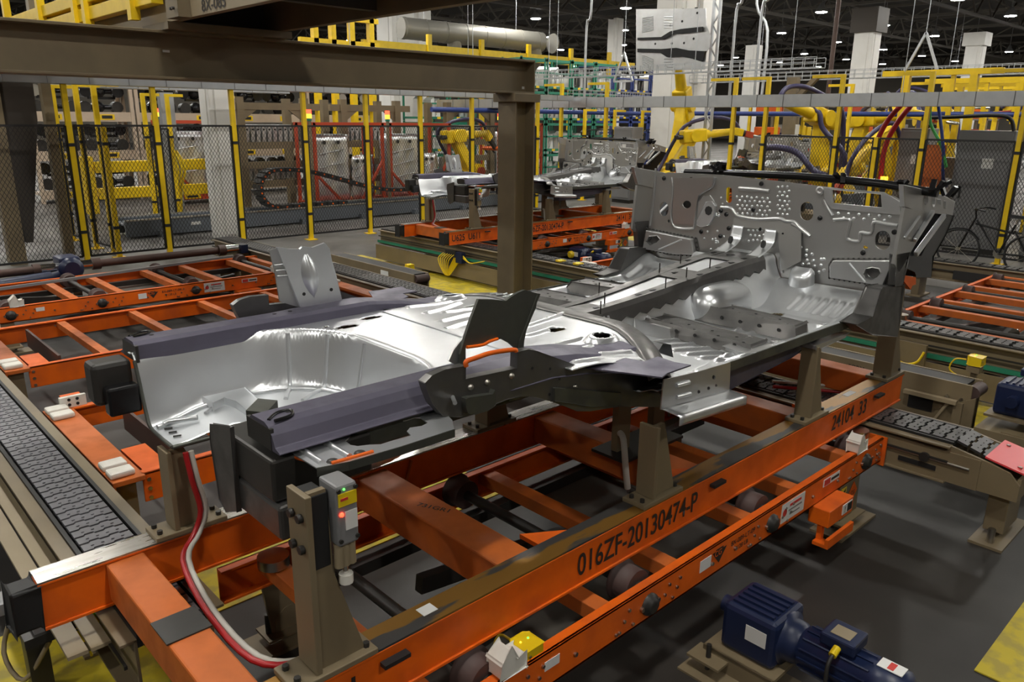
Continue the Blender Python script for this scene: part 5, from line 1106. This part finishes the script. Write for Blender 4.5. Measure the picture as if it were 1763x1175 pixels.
def red_rack(x, y, lab):
    t = thing('red_part_rack', lab, 'rack', (x, y, 0))
    B(x, x+2.1, y, y+1.0, .12, .30).build('base', RED, t)
    for e in (.35, 1.35): q = B(x+e, x+e+.45, y-.012, y, .15, .27).build('fork_pocket', YELLOW, t); B(x+e+.07, x+e+.38, y-.016, y-.012, .18, .24).build('pocket_hole', BLACK, q)
    for xx in (x+.02, x+2.02):
        for yy in (y+.02, y+.92): B(xx, xx+.07, yy, yy+.07, 0, 2.25).build('upright', RED, t)
    B(x, x+2.1, y+.02, y+.09, 2.18, 2.26).build('top_bar', RED, t); B(x, x+2.1, y+.92, y+.99, 2.18, 2.26).build('top_bar', RED, t)
    MB().bar((x+.05, y+.04, 1.0), (x+.75, y+.04, .3), .06, .06).build('brace', RED, t); MB().bar((x+2.05, y+.04, 1.3), (x+1.35, y+.04, .3), .06, .06).build('brace', RED, t)
    for zz in (.02,): B(x+.1, x+.3, y, y+1, 0, .12).build('foot', RED, t); B(x+1.8, x+2.0, y, y+1, 0, .12).build('foot', RED, t)
    for k in range(5): panel_stack((x+.12+.02*k, y+.25+.13*k, .32), 4, 1.0, 1.65, 'ribbed floor panel standing upright in a red rack')
    for k in range(6): panel_stack((x+1.2+.10*k, y+.22+.11*k, .32), 3, .5, 1.1, 'narrow ribbed panel leaning in a red rack')
    st = thing('signal_tower', 'red and amber signal tower lit beside '+('the deep red rack' if x < 9 else 'the first tan frame' if x < 11 else 'the pair of red racks' if x < 14 else 'the green crate racks'), 'signal lamp', (x-.25, y-.3, 2.3))
    B(x-.28, x-.22, y-.33, y-.27, 0, 2.3).build('pole', TAN, st); MB().cyl((x-.25, y-.3, 2.3), (x-.25, y-.3, 2.36), .06, 10).build('green_cap', GREEN, st); MB().cyl((x-.25, y-.3, 2.36), (x-.25, y-.3, 2.46), .06, 10).build('amber_lamp', AMBERG, st); MB().cyl((x-.25, y-.3, 2.46), (x-.25, y-.3, 2.56), .06, 10).build('red_lamp', REDG, st)
red_rack(9.95, 17.75, 'red rack holding ribbed floor panels behind the drag chain')
red_rack(12.2, 17.75, 'red rack holding ribbed floor panels beside the yellow robot')
red_rack(8.0, 22.2, 'red rack standing deep behind the first tan frame')
red_rack(17.8, 19.6, 'red rack with panels behind the tan post')
# beige racks full of black assemblies
def black_part(p, s, k):
    t = thing('black_axle_unit', 'black axle assembly lying on a beige rack shelf', 'axle', p, 'black axle assemblies on the beige racks'); p = Vector(p)
    MB().cyl(p+V(-.5, 0, .22)*s, p+V(.5, 0, .22)*s, .07*s, 8).build('tube', BLACKM, t)
    MB().lathe(p+V(-.08, -.2, .22)*s, (0, 1, 0), [(0, .05*s), (.05*s, .16*s), (.25*s, .2*s), (.36*s, .1*s)], 10).build('housing', BLACKM, t)
    for e in (-.45, .45): MB().cyl(p+V(e, -.12, .22)*s, p+V(e, .12, .22)*s, .17*s, 12).build('hub', DARK if k % 2 else BOLT if k % 5 == 0 else BLACKM, t)
    MB().bar(p+V(-.4, -.1, .04)*s, p+V(.4, .1, .04)*s, .08*s, .08*s).build('arm', BLACKM, t)
kk = 0
for i in range(4):
    x = 5.4+2.75*i; y = 24.6
    t = thing('beige_rack', ('beige shelf rack stacked with black axles beside the hopper', 'beige shelf rack stacked with black axles above the yellow barrier', 'beige shelf rack partly behind the white fence column', 'beige shelf rack behind the first tan frame')[i], 'rack', (x, y, 0))
    for xx in (x, x+2.6):
        for yy in (y, y+1.2): B(xx-.05, xx+.05, yy-.05, yy+.05, 0, 4.3).build('upright', BEIGE, t)
    for zz in (.1, 1.15, 2.2, 3.25):
        B(x, x+2.6, y-.03, y+.05, zz, zz+.26).build('beam', BEIGE, t); B(x, x+2.6, y, y+1.2, zz+.1, zz+.16).build('shelf', BEIGE, t)
        for e in (.35, 1.7): q = B(x+e, x+e+.4, y-.045, y-.03, zz+.05, zz+.2).build('fork_pocket', YELLOW, t); B(x+e+.06, x+e+.34, y-.05, y-.045, zz+.08, zz+.17).build('pocket_hole', BLACK, q)
        for k in range(2):
            for l in range(2): kk += 1; black_part((x+.68+1.25*k, y+.35+.1*(kk % 3), zz+.19+.42*l), .95, kk)
yb = thing('guard_barrier', 'yellow double rail floor barrier in front of the beige racks', 'barrier', (7.2, 21.3, 0))
for zz in (.35, 1.0): B(5.9, 9.4, 21.25, 21.35, zz, zz+.28).build('rail', YELLOW, yb, bevel=.02)
for x in (5.75, 7.6, 9.4): B(x-.14, x+.14, 21.3, 21.58, 0, 1.4).build('post', YELLOW, yb, bevel=.02)
cd_ = thing('cable_riser', 'grey upright cable channel with yellow cables behind the fence', 'cable channel', (7.0, 19.2, 0)); B(6.9, 7.2, 19.2, 19.4, 0, 2.9).build('channel', ZINC, cd_)
for k in range(3): MB().tube([(7.0+.06*k, 19.18, 1.6), (7.1+.08*k, 19.1, 1.2), (7.05+.05*k, 19.15, .7), (7.1, 19.18, .1)], .025, 6).build('cable', YSENS, cd_)
# green and blue racks
def crate_rack(x, y, n, lv, w_, h, m_, lab, group):
    g_ = 'green' if m_ is GREEN else 'blue'
    for l in range(lv):
        z = h*l
        for k in range(n):
            xx = x+k*(w_+.08); t = thing('stacking_crate', lab, 'crate', (xx, y, z), group)
            for a in (0, w_-.06):
                for b in (0, 1.0): B(xx+a, xx+a+.06, y+b, y+b+.06, z, z+h-.005).build('post', m_, t)
            B(xx, xx+w_, y, y+1.06, z+.06, z+.14).build('deck', m_, t); B(xx, xx+w_, y, y+.06, z+h-.14, z+h-.05).build('rail', m_, t)
            B(xx, xx+.06, y, y+1.06, z+h-.14, z+h-.05).build('rail', m_, t); B(xx, xx+w_, y, y+.05, z+h*.5, z+h*.5+.06).build('rail', m_, t)
            for e in (.25, .6): B(xx+w_*e, xx+w_*e+.16, y-.01, y, z+.06, z+.14).build('fork_pocket', YELLOW, t)
            for e in range(4):
                c = thing('steel_part', 'grey steel part standing in the '+g_+' crates', 'part', (xx+.12+e*(w_-.3)/4, y+.2, z+.145), 'steel parts in the '+g_+' crates')
                x0_ = xx+.12+e*(w_-.3)/4; hh = (h-.4)*rg.uniform(.6, 1)
                MB().prism([(x0_, y+.2, z+.145), (x0_+(w_-.3)/4.6, y+.2, z+.145), (x0_+(w_-.3)/5.5, y+.2, z+.14+hh), (x0_+.04, y+.2, z+.14+hh*.85)], (0, rg.uniform(.3, .7), 0)).build('plate', (GALV, GALVD, DARK, WHITE)[rg.randrange(4)], c); MB().tube([(x0_+.03, y+.19, z+.2), (x0_+.1, y+.19, z+.14+hh*.7)], .012, 5).build('rib', BOLT, c)
crate_rack(20.6, 21.5, 4, 4, 1.3, 1.15, GREEN, 'green steel crate stacked four high behind the blue air pipe', 'green crates behind the blue pipe')
crate_rack(17.5, 23.5, 2, 4, 1.3, 1.15, GREEN, 'green steel crate stacked four high below the yellow overhead rail', 'green crates below the overhead rail')
crate_rack(27.5, 24.0, 5, 4, 1.3, 1.2, BLUER, 'blue steel crate stacked four high beside the slim white column', 'blue crates beside the slim column')
# cabinets
def cabinet(x, y, w_, d, h, lab, m_=GREY, scr=True):
    t = thing('control_cabinet', lab, 'cabinet', (x, y, 0))
    B(x, x+d, y, y+w_, .1, h).build('body', m_, t, bevel=.01); B(x+.02, x+d-.02, y+.02, y+w_-.02, 0, .1).build('plinth', DARK, t)
    B(x-.015, x, y+.04, y+w_-.04, .16, h-.05).build('door', m_, t, bevel=.004); B(x-.04, x-.015, y+w_*.8, y+w_*.83, h*.45, h*.55).build('handle', BLACK, t)
    if scr: B(x-.02, x-.015, y+w_*.3, y+w_*.5, h*.7, h*.78).build('name_plate', LABEL, t)
cabinet(16.6, 4.35, .95, .5, 2.28, 'tall grey control cabinet behind the bicycle')
cabinet(16.8, 5.9, .55, .5, 2.3, 'narrow grey cabinet beside the red hoses')
cabinet(17.0, 5.32, .5, .4, 1.75, 'low tan cabinet with a white panel next to the tall cabinet', TAN)
cabinet(20.2, 7.6, .5, .5, 2.25, 'grey cabinet behind the low welding robot')
cabinet(18.5, 14.6, .7, .5, 2.2, 'grey cabinet left of the broad white column')
cabinet(16.3, 3.0, .9, .5, 1.9, 'grey cabinet at the end of the robot fence')
q = thing('white_notice_board', 'white board leaning on the low tan cabinet', 'board', (16.9, 5.2, .9)); B(16.94, 16.975, 5.2, 5.65, .85, 1.35).build('board', LABEL, q); B(16.95, 16.97, 5.18, 5.22, .1, .85).build('stand', GREY, q)
# hoses over the welding cell
for pts, r, m_, lab in [([(16.4, 6.35, 2.75), (16.4, 6.6, 2.4), (16.4, 6.75, 1.9), (16.4, 6.7, 1.2)], .05, REDH, 'thick red hose drooping from the tray beside the narrow cabinet'),
                        ([(16.5, 6.2, 2.75), (16.5, 6.45, 2.35), (16.5, 6.6, 1.9), (16.5, 6.6, 1.2)], .05, REDH, 'second red hose hanging next to the thick red one'),
                        ([(16.2, 5.75, 2.75), (16.2, 5.7, 2.4), (16.2, 5.45, 2.0), (16.2, 5.3, 1.6)], .03, GREENC, 'green cable looping down from the tray'),
                        ([(16.15, 5.6, 2.75), (16.15, 5.45, 2.2), (16.2, 5.38, 1.8), (16.3, 5.38, 1.5), (16.7, 5.45, 1.25), (17.01, 5.5, 1.2)], .03, BLUER, 'blue cable hanging below the green cable'),
                        ([(16.6, 5.9, 2.5), (16.6, 5.4, 2.52), (16.6, 4.8, 2.55), (16.6, 4.5, 2.5), (16.6, 4.4, 2.28)], .035, BLACK, 'black cable running into the top of the tall cabinet'),
                        ([(17.6, 8.9, 2.7), (17.6, 8.6, 2.6), (17.6, 8.5, 2.3), (17.6, 8.2, 2.0), (17.6, 7.9, 1.7), (17.6, 7.9, 1.2)], .06, PURPLE, 'violet hose arching from the tray to the low robot'),
                        ([(16.4, 9.3, 1.8), (16.4, 8.9, 1.85), (16.4, 8.4, 1.75), (16.4, 8.0, 1.4), (16.4, 7.7, 1.3)], .07, PURPLE, 'thick violet hose lying over the welding fixture')]:
    tag(MB().tube(pts, r, 8).build('hose_run', m_), lab, 'hose')
q = thing('amber_beacon', 'amber beacon glowing low behind the fence', 'lamp', (16.3, 6.45, 1.2)); MB().cyl((16.3, 6.45, 1.25), (16.3, 6.45, 1.36), .07, 10).build('lens', AMBERG, q); B(16.26, 16.34, 6.41, 6.49, 0, 1.25).build('post', DARK, q)
q = thing('orange_guard_panel', 'orange guard panel with white notices behind the fence', 'panel', (16.6, 5.6, 0)); B(16.5, 16.54, 5.45, 5.85, .5, 2.0).build('panel', ORANGED, q); B(16.49, 16.5, 5.5, 5.75, 1.0, 1.2).build('notice', LABEL, q); B(16.5, 16.54, 5.43, 5.45, 0, 2.0).build('post', YELLOW, q)
wf_ = thing('welding_fixture', 'dark welding fixture full of clamps behind the dash panel', 'fixture', (16.9, 8.6, 0))
B(16.1, 17.0, 7.5, 9.4, .3, .5).build('table', TAN, wf_)
for k in range(14): x, y = rg.uniform(16.15, 16.85), rg.uniform(7.8, 9.2); h = rg.uniform(.4, .9); B(x, x+.1, y, y+.12, .5, .5+h).build('clamp_post', (DARK, TAN, GREY)[k % 3], wf_); MB().bar((x+.05, y+.06, .5+h), (x+.05, y-.25, .55+h), .08, .08).build('clamp_arm', (RED, BOLT, YELLOW, DARK)[k % 4], wf_)
for yy in (7.6, 9.2): B(16.2, 16.9, yy, yy+.1, 0, .3).build('leg', TAN, wf_)
# yellow gantries of the far welding cells
def gantry(x, y0, y1, h, lab, m_=YELLOW):
    t = thing('cell_gantry', lab, 'gantry', (x, y0, 0))
    for yy in (y0, y1): B(x-.07, x+.07, yy-.07, yy+.07, 0, h).build('upright', m_, t)
    B(x-.06, x+.06, y0-.5, y1+.5, h, h+.11).build('beam', m_, t)
    for e in (.3, .6): MB().bar((x, y0+(y1-y0)*e, h), (x, y0+(y1-y0)*e, h-.9), .08, .08).build('drop_arm', m_, t)
for i, (x, y0, y1, h) in enumerate([(17.9, 5.6, 6.9, 3.35), (20.6, 4.9, 7.0, 3.3), (24, 5.4, 7.8, 3.35), (27.5, 5.8, 8.6, 3.4), (31, 6.2, 9.2, 3.4), (35, 6.8, 10, 3.4)]):
    gantry(x, y0, y1, h, 'yellow cell gantry '+('nearest the red hoses', 'over the robot behind the tall cabinet', 'in front of the far yellow robot', 'crossing below the far basket tray', 'beside the distant yellow robot', 'at the back of the welding cells')[i])
for i, (x, y, h) in enumerate([(22, 12, 2.8), (25, 12.9, 3), (29, 12.5, 3), (34, 11.5, 3), (38, 14.5, 3.1), (41, 12, 3.1)]):
    t = thing('part_hopper_rack', 'tan storage frame with orange bins '+('beside the far fence', 'behind the blue pipe', 'right of the broad column', 'under the brown headed column', 'left of the capital column', 'in the distant cell')[i], 'rack', (x, y, 0))
    for a in (0, 1.6):
        for b in (0, .9): B(x+a, x+a+.08, y+b, y+b+.08, 0, h).build('post', TAN if i % 2 else YELLOW, t)
    for l in range(4):
        z = .3+l*.75; B(x, x+1.68, y, y+.98, z, z+.06).build('shelf', GREY, t)
        for k in range(4): c = B(x+.1+.4*k, x+.4+.4*k, y+.1, y+.8, z+.06, z+.06+rg.uniform(.2, .5)).build('bin', (ORANGE, GALVD, LABEL, BLUER, RED, YELLOW)[rg.randrange(6)], t, bevel=.02)
# far tan post with brace
t = thing('tan_brace_post', 'tan post with a slanted brace behind the welding robots', 'post', (20, 9, 0)); q = Px(1362, 180, 21.5); B(q.x-.1, q.x+.1, q.y-.15, q.y+.15, 0, 3.6).build('post', TAN, t); MB().bar((q.x, q.y, 2.9), (q.x, q.y-.7, 3.6), .15, .12).build('brace', TAN, t)
# hanging triangle brackets
for px, lab in ((1075, 'white triangular hanger left of the carried panel'), (1590, 'small white triangular hanger above the tray')):
    q = Px(px, 90, 19); t = thing('triangle_hanger', lab, 'hanger', (q.x, q.y, 3.5)); a, b, c = V(q.x, q.y, 4.3), V(q.x, q.y+.35, 3.5), V(q.x, q.y-.35, 3.5)
    for u, v in ((a, b), (b, c), (c, a)): MB().bar(u, v, .05, .05).build('bar', ZINC, t)
    MB().cyl(a, V(a.x, a.y, 8.5), .01, 5).build('rod', ZINC, t)
# bicycle
bk = thing('bicycle', 'black bicycle leaning by the grey cabinet in front of the fence', 'bicycle', (14.6, 4.2, 0)); X = 14.7
ya, yc, rw = 4.42, 3.38, .33
for yy in (ya, yc):
    w_ = MB(); n = 28
    pts = [V(X, yy+rw*math.cos(2*PI*i/n), rw+rw*math.sin(2*PI*i/n)) for i in range(n+1)]; w_.tube(pts, .02, 6, 1); wh = w_.build('wheel', BLACK, bk)
    for i in range(10): a = 2*PI*i/10; MB().cyl((X, yy, rw), (X, yy+rw*math.cos(a), rw+rw*math.sin(a)), .004, 4).build('spoke', BOLT, wh)
    MB().cyl((X-.04, yy, rw), (X+.04, yy, rw), .03, 8).build('hub', BOLT, wh)
hd, st_, bb = V(X, 4.22, .88), V(X, 3.62, .82), V(X, 3.80, .32)
for a, b in ((V(X, ya, rw), hd), (hd+V(0, -.02, -.04), bb), (hd+V(0, -.01, -.1), st_+V(0, 0, -.15)), (st_, bb), (bb, V(X, yc, rw)), (st_+V(0, 0, -.1), V(X, yc, rw))): MB().cyl(a, b, .017, 8).build('frame_tube', BLACKM, bk)
MB().tube([V(X-.28, 4.02, 1.02), V(X-.2, 4.18, 1.04), V(X, 4.24, 1.0), V(X+.2, 4.18, 1.04), V(X+.28, 4.02, 1.02)], .014, 8).build('handlebar', BLACKM, bk); MB().cyl(hd, V(X, 4.24, 1.0), .015, 8).build('stem', BLACKM, bk)
MB().prism([(X-.07, 3.46, .92), (X+.07, 3.46, .92), (X+.02, 3.74, .92), (X-.02, 3.74, .92)], (0, 0, .05)).build('saddle', BLACK, bk, bevel=.01); MB().cyl(st_, st_+V(0, -.02, .1), .014, 8).build('seat_post', BOLT, bk)
MB().cyl(bb+V(-.1, 0, 0), bb+V(.1, 0, 0), .02, 8).build('crank', BOLT, bk); MB().lathe(bb+V(.03, 0, 0), (1, 0, 0), [(0, .09), (.006, .09)], 14).build('chain_ring', BOLT, bk)
MB().tube([V(X, ya+.0+.36*math.cos(a), rw+.36*math.sin(a)) for a in (0.2, .8, 1.4, 2.0, 2.6)], .012, 6).build('mudguard', BLACKM, bk)
